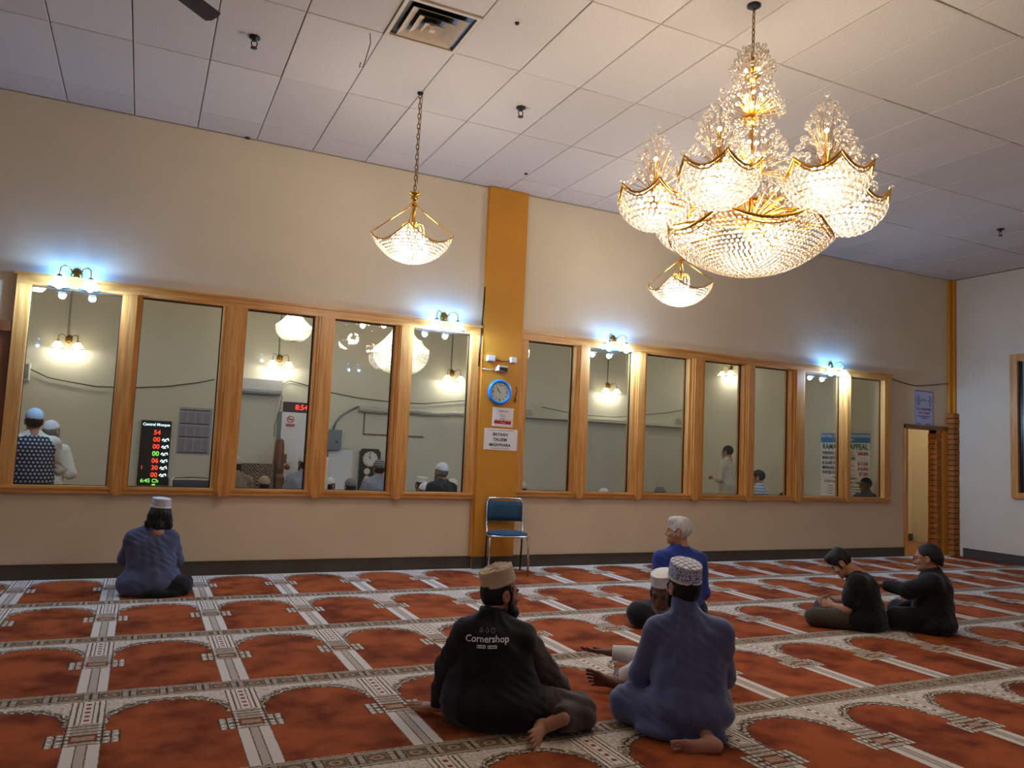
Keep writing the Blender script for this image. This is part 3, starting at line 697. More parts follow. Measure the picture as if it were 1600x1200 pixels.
for u, lab in ((567, 'left of the two white bell lamps behind the fourth pane'), (600, 'right of the two white bell lamps behind the fourth pane')):
    b = thing('bell_lamp', lab, 'lamp', on_y(u, 505, 11.0), 0, 'white bell lamps in the second room')
    q = MB(); q.lathe([(.001, .06), (.04, .055), (.06, .02), (.10, -.02), (.105, -.025), (.05, -.02), (.001, -.02)], seg=20); q.obj('shade', MT['shade_warm'], b, True)
    q = MB(); q.ball((0, 0, -.035), .04, 10, 6); q.obj('bulb', MT['bulb_cry'], b, True)
    q = MB(); q.tube([(0, 0, .06), (0, 0, H-b.location.z)], .006, 6); q.obj('rod', MT['brass'], b)
# ------------------------------------------------------------------ implicit-surface modelling for bodies and cloth
class Vol:
    def __init__(s, lo, hi, h):
        s.h = h; s.lo = np.array(lo, np.float32)-3*h; s.n = (np.ceil((np.array(hi)+3*h-s.lo)/h)).astype(int)+1
        s.d = np.full(s.n, 1.0, np.float32); s.ax = [s.lo[i]+h*np.arange(s.n[i], dtype=np.float32) for i in range(3)]
    def _reg(s, lo, hi, k):
        m = k+3*s.h; i0 = np.maximum(0, np.floor((np.array(lo)-m-s.lo)/s.h).astype(int)); i1 = np.minimum(s.n, np.ceil((np.array(hi)+m-s.lo)/s.h).astype(int)+1)
        if np.any(i1 <= i0): return None, None
        sl = tuple(slice(a, b) for a, b in zip(i0, i1))
        return sl, (s.ax[0][sl[0]][:, None, None], s.ax[1][sl[1]][None, :, None], s.ax[2][sl[2]][None, None, :])
    def _mix(s, sl, q, k, sub=False):
        d = s.d[sl]
        if sub:
            q = -q
            if k > 0: hh = np.clip(.5-.5*(d-q)/k, 0, 1); s.d[sl] = d*(1-hh)+q*hh+k*hh*(1-hh)
            else: s.d[sl] = np.maximum(d, q)
        elif k > 0: hh = np.clip(.5+.5*(d-q)/k, 0, 1); s.d[sl] = d*(1-hh)+q*hh-k*hh*(1-hh)
        else: s.d[sl] = np.minimum(d, q)
    def cap(s, a, b, ra, rb=None, k=.02, sub=False):
        rb = ra if rb is None else rb; a = np.array(a, np.float32); b = np.array(b, np.float32); r = max(ra, rb)
        sl, P_ = s._reg(np.minimum(a, b)-r, np.maximum(a, b)+r, k)
        if sl is None: return s
        ab_ = b-a; L2 = float(ab_@ab_)+1e-12; p = [P_[i]-a[i] for i in range(3)]
        t = np.clip((p[0]*ab_[0]+p[1]*ab_[1]+p[2]*ab_[2])/L2, 0, 1)
        q = np.sqrt((p[0]-t*ab_[0])**2+(p[1]-t*ab_[1])**2+(p[2]-t*ab_[2])**2)-(ra+(rb-ra)*t)
        s._mix(sl, q, k, sub); return s
    def path(s, pts, rs, k=.02):
        for i in range(len(pts)-1): s.cap(pts[i], pts[i+1], rs[i], rs[i+1], k)
        return s
    def ell(s, c, r, k=.02, R=None, sub=False):
        c = np.array(c, np.float32); r = np.array(r, np.float32); m = float(r.max())
        sl, P_ = s._reg(c-m, c+m, k)
        if sl is None: return s
        p = [P_[i]-c[i] for i in range(3)]
        if R is not None: p = [p[0]*R[0][j]+p[1]*R[1][j]+p[2]*R[2][j] for j in range(3)]
        k0 = np.sqrt((p[0]/r[0])**2+(p[1]/r[1])**2+(p[2]/r[2])**2); k1 = np.sqrt((p[0]/r[0]**2)**2+(p[1]/r[1]**2)**2+(p[2]/r[2]**2)**2)+1e-6
        s._mix(sl, k0*(k0-1)/k1, k, sub); return s
    def ecap(s, a, b, ra, rb, side, k=.03):
        """capsule with elliptic cross-section, ra = (across side, other way)"""
        a = np.array(a, np.float32); b = np.array(b, np.float32); side = np.array(side, np.float32); side /= np.linalg.norm(side); m = max(*ra, *rb)
        sl, P_ = s._reg(np.minimum(a, b)-m, np.maximum(a, b)+m, k)
        if sl is None: return s
        ab_ = b-a; L2 = float(ab_@ab_)+1e-12; p = [P_[i]-a[i] for i in range(3)]
        t = np.clip((p[0]*ab_[0]+p[1]*ab_[1]+p[2]*ab_[2])/L2, 0, 1); q = [p[i]-t*ab_[i] for i in range(3)]
        la = q[0]*side[0]+q[1]*side[1]+q[2]*side[2]; o2 = np.maximum(q[0]**2+q[1]**2+q[2]**2-la**2, 0)
        rx = ra[0]+(rb[0]-ra[0])*t; ry = ra[1]+(rb[1]-ra[1])*t
        k0 = np.sqrt((la/rx)**2+o2/ry**2); k1 = np.sqrt((la/rx**2)**2+o2/ry**4)+1e-6
        s._mix(sl, k0*(k0-1)/k1, k); return s
    def half(s, n, p):                                # keep the side where n.(x-p) < 0
        n = np.array(n, np.float32); n /= np.linalg.norm(n)
        q = (s.ax[0]-p[0])[:, None, None]*n[0]+(s.ax[1]-p[1])[None, :, None]*n[1]+(s.ax[2]-p[2])[None, None, :]*n[2]
        s.d = np.maximum(s.d, q); return s
    def folds(s, amp, fx, fz, seed=0, centre=(0, 0)):
        x, y, z = s.ax[0][:, None, None], s.ax[1][None, :, None], s.ax[2][None, None, :]
        a = np.arctan2(y-centre[1], x-centre[0])
        t1 = np.sin(a*fx+2.2*np.sin(z*9+seed)+seed); t2 = np.sin((x*.8+y*.6)*28+z*38+2*np.sin(z*13+x*9+seed)+seed*2)
        w_ = t1*np.sin(z*fz+1.7*np.sin(x*11+seed)+a*2) + .75*(1-2*np.abs(t2))*np.sin(z*15-x*12+seed*1.3)
        s.d = s.d+(amp*w_).astype(np.float32); return s
    def mesh(s):
        d = s.d; neg = d < 0; n = d.shape
        c8 = [neg[i:n[0]-1+i, j:n[1]-1+j, k:n[2]-1+k] for i in (0, 1) for j in (0, 1) for k in (0, 1)]
        anyn = np.logical_or.reduce(c8); alln = np.logical_and.reduce(c8); act = anyn & ~alln
        I = np.argwhere(act); idx = np.full(act.shape, -1, np.int64); idx[act] = np.arange(len(I))
        off = [(i, j, k) for i in (0, 1) for j in (0, 1) for k in (0, 1)]
        val = np.stack([d[I[:, 0]+o[0], I[:, 1]+o[1], I[:, 2]+o[2]] for o in off], 1)
        acc = np.zeros((len(I), 3)); cnt = np.zeros(len(I))
        for a in range(8):
            for b_ in range(a+1, 8):
                oa, ob = np.array(off[a]), np.array(off[b_])
                if np.abs(oa-ob).sum() != 1: continue
                m = (val[:, a] < 0) != (val[:, b_] < 0); t = val[:, a]/(val[:, a]-val[:, b_]+1e-12)
                acc[m] += oa+(ob-oa)*t[m, None]; cnt[m] += 1
        V_ = (I+acc/np.maximum(cnt, 1)[:, None])*s.h+s.lo
        Fs = []
        for ax in range(3):
            a = [slice(1, -1)]*3; a[ax] = slice(0, -1); b_ = list(a); b_[ax] = slice(1, None)
            na, nb_ = neg[tuple(a)], neg[tuple(b_)]
            e = np.argwhere(na != nb_); 
            if not len(e): continue
            o = np.array([1, 1, 1]); o[ax] = 0; g = e+o; flip = na[tuple(e.T)]
            u, v = [q for q in range(3) if q != ax]
            du = np.zeros(3, int); du[u] = 1; dv = np.zeros(3, int); dv[v] = 1
            q = [idx[tuple((g-du-dv).T)], idx[tuple((g-dv).T)], idx[tuple(g.T)], idx[tuple((g-du).T)]]
            Q = np.stack(q, 1); sgn = flip if ax != 1 else ~flip
            Q = np.where(sgn[:, None], Q, Q[:, ::-1]); Fs.append(Q)
        F_ = np.concatenate(Fs); F_ = F_[(F_ >= 0).all(1)]
        return V_, F_
def np_mesh(name, V_, F_, mats, mi=None, smooth=True):
    me = bpy.data.meshes.new(name); me.vertices.add(len(V_)); me.vertices.foreach_set('co', np.asarray(V_, np.float32).ravel())
    me.loops.add(F_.size); me.loops.foreach_set('vertex_index', F_.ravel().astype(np.int32)); me.polygons.add(len(F_))
    me.polygons.foreach_set('loop_start', np.arange(len(F_), dtype=np.int32)*F_.shape[1])
    for m in (mats if isinstance(mats, (list, tuple)) else [mats]): me.materials.append(m)
    if mi is not None: me.polygons.foreach_set('material_index', np.asarray(mi, np.int32))
    me.polygons.foreach_set('use_smooth', np.full(len(F_), smooth)); me.update(); me.validate(); return me
def frame(fwd, up):
    """rotation whose +Y is fwd and +Z is nearest to up"""
    f = Vector(fwd).normalized(); u = Vector(up); u = (u-f*u.dot(f)).normalized(); r = f.cross(u); return np.array(Matrix((r, f, u)).transposed())
def put(VF, R, T_, s=1.0): return (np.asarray(VF[0])*s)@np.asarray(R).T+np.array(T_), VF[1]
def join(parts):
    V_, F_, M_ = [], [], []; n = 0
    for v, f, m in parts: V_.append(v); F_.append(f+n); M_.append(np.full(len(f), m) if np.isscalar(m) else m); n += len(v)
    return np.concatenate(V_), np.concatenate(F_), np.concatenate(M_)
# -- head: origin at the middle of the skull, +Y face, +Z crown
def build_head(h=.0055):
    v = Vol((-.11, -.13, -.20), (.11, .14, .13), h)
    v.ell((0, -.015, .03), (.075, .095, .088), .0).ell((0, .032, -.035), (.061, .064, .086), .03).ell((0, .045, -.082), (.046, .046, .036), .03)
    v.cap((0, -.02, -.05), (0, -.05, -.19), .052, .058, .03)
    v.cap((-.036, .082, .020), (.036, .082, .020), .011, .011, .015)
    v.cap((0, .092, .004), (0, .112, -.034), .009, .0135, .012); v.ell((-.013, .1, -.039), (.009, .011, .008), .006).ell((.013, .1, -.039), (.009, .011, .008), .006)
    for s in (-1, 1):
        v.ell((.031*s, .097, .0), (.019, .016, .012), .012, sub=True); v.ell((.031*s, .077, -.001), (.015, .0135, .012), .003)
        v.ell((.044*s, .07, -.03), (.018, .018, .016), .02)
        v.ell((.079*s, -.008, -.012), (.010, .025, .034), .008); v.ell((.088*s, -.004, -.008), (.008, .014, .020), .006, sub=True)
    v.cap((-.017, .088, -.064), (.017, .088, -.064), .0075, .0075, .006).cap((-.015, .087, -.075), (.015, .087, -.075), .008, .008, .005)
    v.ell((0, .082, -.104), (.020, .018, .016), .015)
    V_, F_ = v.mesh(); c = V_[F_].mean(1); mi = np.zeros(len(F_), int)
    for s in (-1, 1):
        e = ((c-np.array((.031*s, .086, 0)))/np.array((.015, .02, .0075))); mi[(e**2).sum(1) < 1] = 1
        e = ((c-np.array((.033*s, .09, .021)))/np.array((.022, .02, .0065))); mi[(e**2).sum(1) < 1] = 2
    e = ((c-np.array((0, .093, -.069)))/np.array((.024, .02, .0115))); mi[(e**2).sum(1) < 1] = 3
    return V_, F_, mi
HEAD_M = build_head()
def head_hair(style):
    v = Vol((-.15, -.2, -.26), (.15, .16, .16), .007)
    if style == 'short':
        v.ell((0, -.02, .032), (.083, .103, .098)).half((0, .70, -.72), (0, .045, .022)); v.cap((-.075, .02, .01), (-.072, .025, -.03), .014, .008, .01).cap((.075, .02, .01), (.072, .025, -.03), .014, .008, .01)
        v.ell((-.08, -.008, -.012), (.02, .03, .038), .0, sub=True).ell((.08, -.008, -.012), (.02, .03, .038), .0, sub=True); v.folds(.0022, 19, 60, 1)
    elif style == 'full':                             # thick hair on top, swept
        v.ell((0, -.02, .036), (.088, .106, .106)).ell((0, .04, .095), (.065, .055, .038), .03).half((0, .74, -.67), (0, .06, .022)); v.cap((-.076, .02, .01), (-.072, .025, -.035), .016, .009, .01).cap((.076, .02, .01), (.072, .025, -.035), .016, .009, .01)
        v.ell((-.08, -.008, -.012), (.02, .03, .038), .0, sub=True).ell((.08, -.008, -.012), (.02, .03, .038), .0, sub=True); v.folds(.004, 17, 50, 2)
    elif style == 'long':                             # falls to the shoulders
        v.ell((0, -.025, .0), (.086, .102, .085)).cap((-.05, -.055, -.03), (-.075, -.045, -.115), .045, .042, .04).cap((.05, -.055, -.03), (.075, -.045, -.115), .045, .042, .04).cap((0, -.065, -.02), (0, -.072, -.135), .05, .044, .04).half((0, 0, 1), (0, 0, .052))
        v.half((0, .9, -.3), (0, .030, .0)); v.folds(.005, 23, 40, 3)
    elif style == 'back':                             # slicked back and full at the nape
        v.ell((0, -.028, .03), (.085, .106, .100)).cap((-.03, -.085, -.02), (-.03, -.085, -.06), .05, .04, .04).cap((.03, -.085, -.02), (.03, -.085, -.06), .05, .04, .04).half((0, .62, -.78), (0, .035, .03))
        v.ell((-.08, -.004, -.012), (.022, .03, .038), .0, sub=True).ell((.08, -.004, -.012), (.022, .03, .038), .0, sub=True); v.folds(.002, 31, 20, 3)
    elif style == 'fringe':                           # only what shows below a cap
        v.ell((0, -.022, .01), (.081, .102, .105)).half((0, .62, -.78), (0, .0, -.045)).half((0, 0, 1), (0, 0, .055)); v.cap((-.076, .022, .01), (-.071, .03, -.04), .011, .008, .01).cap((.076, .022, .01), (.071, .03, -.04), .011, .008, .01)
        v.ell((-.082, -.008, -.012), (.018, .028, .036), .0, sub=True).ell((.082, -.008, -.012), (.018, .028, .036), .0, sub=True); v.folds(.0015, 19, 60, 1)
    elif style == 'beard':
        v.ell((0, .052, -.098), (.056, .052, .046)).cap((-.066, .02, -.03), (-.05, .05, -.09), .012, .022, .03).cap((.066, .02, -.03), (.05, .05, -.09), .012, .022, .03).cap((0, .075, -.11), (0, .082, -.165), .044, .022, .03)
        v.cap((-.026, .096, -.056), (.026, .096, -.056), .007, .007, .01).ell((0, .098, -.070), (.022, .022, .009), .004, sub=True).half((0, .3, 1), (0, .10, -.046)); v.folds(.003, 23, 80, 4)
    elif style == 'shortbeard':
        v.ell((0, .048, -.096), (.054, .052, .040)).cap((-.066, .02, -.03), (-.05, .05, -.085), .010, .016, .03).cap((.066, .02, -.03), (.05, .05, -.085), .010, .016, .03)
        v.cap((-.026, .095, -.056), (.026, .095, -.056), .006, .006, .01).ell((0, .096, -.070), (.022, .022, .009), .004, sub=True).half((0, .3, 1), (0, .10, -.048)); v.folds(.002, 23, 80, 4)
    elif style == 'moustache':
        v.cap((-.024, .094, -.055), (0, .101, -.050), .005, .008, .01).cap((.024, .094, -.055), (0, .101, -.050), .005, .008, .01)
    return v.mesh()
_hair = {}
def hair(style):
    if style not in _hair: _hair[style] = head_hair(style)
    return _hair[style]
def build_hand(curl=.35, spread=.12, h=.0042, thumb=.6):
    """right hand, wrist at origin, fingers +Y, back of the hand +Z, thumb on -X"""
    v = Vol((-.10, -.05, -.10), (.07, .21, .05), h)
    v.cap((0, -.045, 0), (0, .01, 0), .026, .026, .02)
    roots = [(-.030, .092, 0), (-.010, .097, .002), (.010, .093, .001), (.029, .083, -.003)]; lens = [(.042, .025, .020), (.047, .029, .022), (.043, .027, .021), (.033, .021, .018)]
    for i, (r, L) in enumerate(zip(roots, lens)):
        v.cap((r[0]*.6, .012, 0), r, .015, .0115, .014)
        a = spread*(i-1.5)*.8; d = Vector((math.sin(a), math.cos(a), 0)); p = Vector(r); bend = 0; rad = .0098 if i < 3 else .0085
        for j, l_ in enumerate(L):
            bend += curl*(.8 if j == 0 else 1.0); dd = Vector((d.x*math.cos(bend), d.y*math.cos(bend), -math.sin(bend))); q = p+dd*l_
            v.cap(p, q, rad-.0008*j, rad-.0008*(j+1), .003); p = q
    p = Vector((-.022, .022, -.006)); q = Vector((-.050, .055, -.014)); v.cap(p, q, .016, .0115, .012)
    d = Vector((-.6*thumb, .8, -.45*curl-.1)).normalized(); r_ = q+d*.034; v.cap(q, r_, .0112, .0102, .004); d = (d+Vector((.25, .25, -.3*curl))).normalized(); v.cap(r_, r_+d*.026, .0102, .0085, .004)
    return v.mesh()
def build_foot(h=.0048):
    """right foot, ankle at origin, toes +Y, sole -Z, big toe on -X"""
    v = Vol((-.07, -.10, -.09), (.08, .22, .12), h)
    v.cap((0, .005, .10), (0, -.005, 0), .033, .033, .03).ell((0, -.040, -.044), (.029, .036, .034), .03)
    v.cap((0, -.02, -.035), (-.014, .10, -.054), .031, .022, .03).cap((0, -.01, -.045), (.024, .085, -.060), .026, .017, .03).ell((-.024, .118, -.060), (.026, .026, .017), .02).ell((.016, .108, -.062), (.027, .024, .014), .02)
    for i, (x, y, r, l_) in enumerate(((-.036, .142, .0125, .040), (-.012, .146, .0088, .036), (.008, .140, .0084, .031), (.0255, .130, .008, .026), (.042, .116, .0076, .021))):
        v.cap((x, y-.022, -.060), (x+.001*i, y+l_*.5, -.060), r*.85, r*.85, .003); v.cap((x+.001*i, y+l_*.5, -.060), (x+.002*i, y+l_, -.066), r*.85, r, .002)
    v.half((0, 0, -1), (0, 0, -.078)); return v.mesh()
HANDS = {'relaxed': build_hand(.35), 'open': build_hand(.16, .10), 'fist': build_hand(1.0, .02, thumb=.2), 'flat': build_hand(.05, .16)}
FOOT = build_foot()
MIR = np.diag([-1.0, 1.0, 1.0])
def mirror(VF): return VF[0]@MIR, VF[1][:, ::-1]

def cloth(name, col, rough=.8, var=.12, bump=.10, bscale=320, sheen=.15, scale=9): return mat(name, col, rough, 0, var, scale, bump, bscale, .25, sheen=sheen)
def skinmats(name, col, hairc=(18, 14, 12)):
    lip = tuple(int(c*.78) for c in col); sk = mat(name, col, .55, var=.07, scale=18, spec=.35)
    return [sk, mat(name+'_eye', (26, 18, 14), .2, var=0), mat(name+'_brow', hairc, .8, var=.1), mat(name+'_lip', lip, .5, var=.05)]

def person(label, pos, rotz, J, skin, group=None, scale=1.0, res=.012):
    """J: joints and shapes in the person's frame. Builds the continuous body; clothing is added by the caller."""
    root = thing('person', label, 'person', pos, rotz, group); root.scale = (scale,)*3
    g = lambda k: J.get(k)
    pts = [np.array(p) for k, p in J.items() if k in ('pelvis', 'chest', 'neck', 'head', 'shL', 'shR', 'elL', 'elR', 'wrL', 'wrR', 'hipL', 'hipR', 'knL', 'knR', 'anL', 'anR')]
    lo, hi = np.min(pts, 0)-.2, np.max(pts, 0)+.2
    v = Vol(lo, hi, res); side = np.array(J['shR'])-np.array(J['shL'])
    v.ecap(J['pelvis'], J['chest'], (.15, .10), (.15, .10), side, .04); v.cap(J['chest'], J['neck'], .09, .06, .05); v.cap(J['neck'], J['head'], .052, .05, .03)
    for s in 'LR':
        sh, el, wr = J['sh'+s], J['el'+s], J['wr'+s]
        v.cap(J['chest'], sh, .08, .055, .05).cap(sh, el, .048, .040, .02).cap(el, wr, .040, .027, .02)
        hp, kn, an = J.get('hip'+s), J.get('kn'+s), J.get('an'+s)
        if hp: v.cap(J['pelvis'], hp, .10, .085, .04).cap(hp, kn, .080, .055, .03).cap(kn, an, .052, .034, .03)
    if J.get('grounded', True): v.half((0, 0, -1), (0, 0, .004))
    V_, F_ = v.mesh(); parts = [(V_, F_, 0)]
    fwd, up = J['look']; R = frame(fwd, up); hs = J.get('hs', 1.0)
    hv, hf = put(HEAD_M[:2], R, J['head'], hs); parts.append((hv, hf, HEAD_M[2]))
    for s in 'LR':
        if J.get('hand'+s):
            kind, f_, u_ = J['hand'+s]; VF = HANDS[kind]; VF = mirror(VF) if s == 'L' else VF; hv, hf = put(VF, frame(f_, u_), J['wr'+s]); parts.append((hv, hf, 0))
        if J.get('foot'+s):
            f_, u_ = J['foot'+s]; VF = mirror(FOOT) if s == 'L' else FOOT; hv, hf = put(VF, frame(f_, u_), J['an'+s], .98); parts.append((hv, hf, 0))
    V_, F_, M_ = join(parts)
    link('body', np_mesh('body', V_, F_, skin, M_), root); root['_'] = 0; del root['_']
    return root, R
def headpart(root, name, VF, J, R, m, s=1.0, mats_mi=None):
    hv, hf = put(VF, R, J['head'], s*J.get('hs', 1.0)); return link(name, np_mesh(name, hv, hf, m, mats_mi), root)
def cap_shape(hgt=.075, rb=1.0, rt=.93, tilt=.12, z0=.045, dome=.012, y0=-.018, wrinkle=0, seg=40, band=True):
    """brimless prayer cap in the head frame; material 0 side, 1 crown, 2 hem"""
    prof = [(.05, -.002), (rb, 0), (rb*1.015, .004), (rb*1.012, .012), (rb*.998, .014)]
    n = 6
    for i in range(1, n+1): prof.append((rb+(rt-rb)*i/n, .014+(hgt-.014)*i/n))
    prof += [(rt*.985, hgt+.004), (rt*.94, hgt+.0035), (rt*.9, hgt+.002)]
    for q in (.7, .45, .2, .001): prof.append((rt*q, hgt+.002+dome*(1-q*q)))
    vs, fs, mi = [], [], []
    R = Matrix.Rotation(tilt, 3, 'X')
    for i, (r, z) in enumerate(prof):
        for k in range(seg):
            a = 2*PI*k/seg; p = Vector((.086*r*math.cos(a), .105*r*math.sin(a), z))
            if wrinkle and i > 10: p.z += wrinkle*math.sin(a*7+i*1.3)*math.cos(a*3+i)
            p = R @ p; vs.append((p.x, p.y+y0, p.z+z0))
    for i in range(len(prof)-1):
        for k in range(seg): l = (k+1) % seg; fs.append((i*seg+k, i*seg+l, (i+1)*seg+l, (i+1)*seg+k)); mi.append(2 if i < 4 and band else (0 if i < 4+n else 1))
    return (np.array(vs), np.array(fs)), mi
def skull_cap(z0=.03, tilt=.25, puff=1.0):
    """soft rounded knitted cap"""
    v = Vol((-.13, -.16, -.06), (.13, .13, .17), .007); v.ell((0, -.02, .036), (.087*puff, .107*puff, .099*puff)); n = Matrix.Rotation(tilt, 3, 'X') @ Vector((0, 0, -1)); v.half(tuple(n), (0, -.02, z0)); return v.mesh()
def cloth_obj(root, name, vol, m): V_, F_ = vol.mesh(); return link(name, np_mesh(name, V_, F_, m), root)
# ------------------------------------------------------------------ cap materials
def pattern_cap(name, base, ink, kind):
    m, nt, bb = newmat(name); x, y, z, tc = coords(nt); bb.inputs['Roughness'].default_value = .8
    n1 = noise(nt, tc, 90, 2)
    if kind == 'side':                                # row of small upright motifs round the band
        vo = nt.nodes.new('ShaderNodeTexVoronoi'); vo.inputs['Scale'].default_value = 85; vo.feature = 'F1'; nt.links.new(tc.outputs['Object'], vo.inputs['Vector'])
        f = X(vo.outputs['Distance']); msk = mxx((f < .42)*(n1 > .44), between(fr(z*46.0), .0, .10))
    elif kind == 'crown':
        g1 = ab(fr((x+y)*22.0)-.5); g2 = ab(fr((x-y)*22.0)-.5); msk = mxx((g1 < .09)*(n1 > .35), (g2 < .09)*(n1 > .35))
    else:
        g1 = ab(fr((x+z)*40.0)-.5); g2 = ab(fr((x-z)*40.0)-.5); msk = mxx(g1 < .12, g2 < .12)
    nt.links.new(colmix(msk, C4(base), C4(ink)), bb.inputs['Base Color']); return m
CAPW = mat('white_cap_cotton', (228, 226, 224), .85, var=.06, scale=30, bump=.2, bscale=160)
SKIN1 = skinmats('brown_skin', (172, 122, 98)); SKIN2 = skinmats('dark_brown_skin', (112, 74, 54), (70, 62, 58)); SKIN3 = skinmats('tan_skin', (178, 128, 98)); SKIN4 = skinmats('light_brown_skin', (186, 138, 116))
BLACKHAIR = mat('black_hair', (14, 12, 12), .6, var=.3, scale=60, bump=.4, bscale=200); GREYHAIR = mat('silver_hair', (196, 194, 190), .7, var=.15, scale=70, bump=.4, bscale=200); GREYBEARD = mat('grizzled_beard', (120, 114, 110), .8, var=.3, scale=80)
def loc_frame(u, v):
    p = on_z(u, v); return (p.x, p.y, 0), -math.atan2(p.x, p.y)
K_ = dict(grounded=True)

# ---- A: man kneeling alone before the window wall
pos, rz = loc_frame(240, 928)
J = dict(pelvis=(-.03, .0, .17), chest=(-.055, .03, .44), neck=(-.035, .045, .575), head=(-.005, .070, .735), shL=(-.20, .04, .50), shR=(.105, .04, .49), elL=(-.255, .12, .31), elR=(.165, .12, .29), wrL=(-.15, .30, .20), wrR=(.06, .30, .20),
         hipL=(-.12, .02, .14), hipR=(.07, .02, .14), knL=(-.18, .40, .08), knR=(.14, .40, .08), anL=(-.10, -.06, .06), anR=(.10, -.08, .06), handL=('relaxed', (.5, .8, -.2), (0, 0, 1)), handR=('relaxed', (-.5, .8, -.2), (0, 0, 1)),
         look=((-.12, 1, -.12), (.06, .1, 1)), hs=1.02)
A, R = person('man in a slate blue tunic kneeling alone facing the left window wall', pos, rz, J, SKIN1)
slate = cloth('slate_blue_cotton', (78, 84, 112), .8); v = Vol((-.38, -.22, 0), (.36, .45, .66), .009)
v.ecap((-.03, .0, .16), (-.055, .02, .42), (.215, .175), (.20, .125), (1, 0, 0), .05).cap((-.185, .035, .49), (.085, .035, .48), .07, .07, .06).ecap((-.055, .03, .42), (-.035, .045, .60), (.16, .10), (.066, .062), (1, 0, 0), .06).cap((-.04, .045, .59), (-.2, .04, .50), .06, .06, .05).cap((-.03, .045, .59), (.105, .04, .49), .06, .06, .05)
v.path([J['shL'], J['elL'], (-.17, .27, .21)], [.075, .068, .052], .03).path([J['shR'], J['elR'], (.08, .27, .21)], [.075, .068, .052], .03)
v.ell((-.05, -.01, .10), (.275, .19, .15), .05).cap((-.16, .1, .1), (-.2, .38, .09), .11, .095, .05).cap((.08, .1, .1), (.14, .38, .09), .11, .095, .05)
v.folds(.0048, 9, 26, 1, (-.04, .03)).half((0, 0, -1), (0, 0, .004)); v.cap((-.03, .06, .655), (-.02, .065, .70), .05, .05, .0, sub=True); cloth_obj(A, 'tunic', v, slate)
v = Vol((-.05, -.3, 0), (.40, .2, .3), .010); v.ell((.19, -.05, .07), (.135, .13, .105), .03).cap((.12, .05, .08), (.26, .12, .07), .09, .08, .05).ell((.02, -.14, .03), (.2, .09, .045), .03).half((0, 0, -1), (0, 0, .003)); v.folds(.004, 8, 30, 4); cloth_obj(A, 'trousers', v, cloth('black_trouser_cloth', (22, 22, 24), .85))
headpart(A, 'hair', hair('long'), J, R, BLACKHAIR); headpart(A, 'beard', hair('beard'), J, R, BLACKHAIR)
cp_, mi = cap_shape(.078, .99, .92, .16, .040); headpart(A, 'cap', cp_, J, R, [pattern_cap('cap_weave_a', (214, 208, 210), (128, 96, 100), 'side2'), pattern_cap('cap_crown_a', (226, 224, 226), (150, 150, 165), 'crown'), CAPW], mats_mi=mi)

# ---- B: man in a black vest sitting with one leg folded out
pos, rz = loc_frame(775, 1125)
J = dict(pelvis=(.0, -.03, .12), chest=(-.035, .0, .38), neck=(-.045, .03, .535), head=(-.005, .075, .66), shL=(-.185, .0, .445), shR=(.13, .01, .435), elL=(-.275, .02, .25), elR=(.315, .12, .15), wrL=(-.315, .03, .045), wrR=(.25, .34, .12),
         hipL=(-.11, .02, .10), hipR=(.11, .0, .10), knL=(-.20, .40, .10), knR=(.43, -.06, .085), anL=(.16, .42, .07), anR=(.265, -.23, .062), handL=('flat', (-.85, .35, -.05), (0, 0, 1)), handR=('relaxed', (-.6, .6, -.2), (0, 0, 1)), footR=((-.16, -1, -.06), (.80, .0, .42)), footL=((1, .2, 0), (0, 0, 1)),
         look=((.88, .50, -.06), (-.02, 0, 1)), hs=1.0)
B, R = person('bearded man in a black printed vest sitting with a bare foot towards the viewer', pos, rz, J, SKIN1)
vest = cloth('black_vest_fabric', (14, 14, 16), .75, bump=.15); brown = cloth('dark_brown_cotton', (74, 60, 58), .8)
v = Vol((-.40, -.32, 0), (.42, .30, .62), .009)
v.ecap((.0, -.03, .13), (-.03, .0, .37), (.245, .20), (.21, .145), (1, -.1, 0), .05).cap((-.175, .0, .44), (.11, .01, .43), .085, .085, .06).ecap((-.03, .01, .38), (-.045, .03, .54), (.16, .115), (.078, .075), (1, 0, 0), .06).cap((-.05, .03, .50), (-.18, .0, .445), .06, .075, .05).cap((-.04, .03, .50), (.12, .01, .435), .06, .075, .05)
v.ell((-.0, -.06, .10), (.285, .205, .14), .05).ell((-.17, -.02, .14), (.13, .13, .2), .05).folds(.004, 8, 22, 2, (-.02, 0)).half((0, 0, -1), (0, 0, .004))
v.cap((-.045, .04, .54), (-.03, .06, .66), .056, .060, .0, sub=True); vest_o = cloth_obj(B, 'vest', v, vest)
v = Vol((-.16, -.10, .48), (.08, .16, .62), .006); v.cap((-.045, .03, .51), (-.045, .035, .555), .083, .078, .01).cap((-.045, .03, .45), (-.04, .05, .70), .066, .066, .0, sub=True).half((0, 0, 1), (0, 0, .592)); cloth_obj(B, 'collar', v, vest)
v = Vol((.05, -.1, .05), (.42, .45, .56), .008); v.path([(.125, .01, .415), J['elR'], (.27, .29, .125)], [.088, .082, .058], .03).folds(.005, 6, 40, 1, (.2, .1)).half((-.25, 1, 0), (.26, .30, .12)); cloth_obj(B, 'sleeve', v, brown)
v = Vol((-.42, -.1, .0), (-.1, .2, .56), .008); v.path([J['shL'], J['elL'], (-.31, .03, .075)], [.078, .070, .055], .03).folds(.005, 6, 40, 3, (-.25, .02)).half((0, 0, -1), (0, 0, .055)); cloth_obj(B, 'sleeve', v, mat('black_sleeve', (30, 27, 30), .85, var=.15))
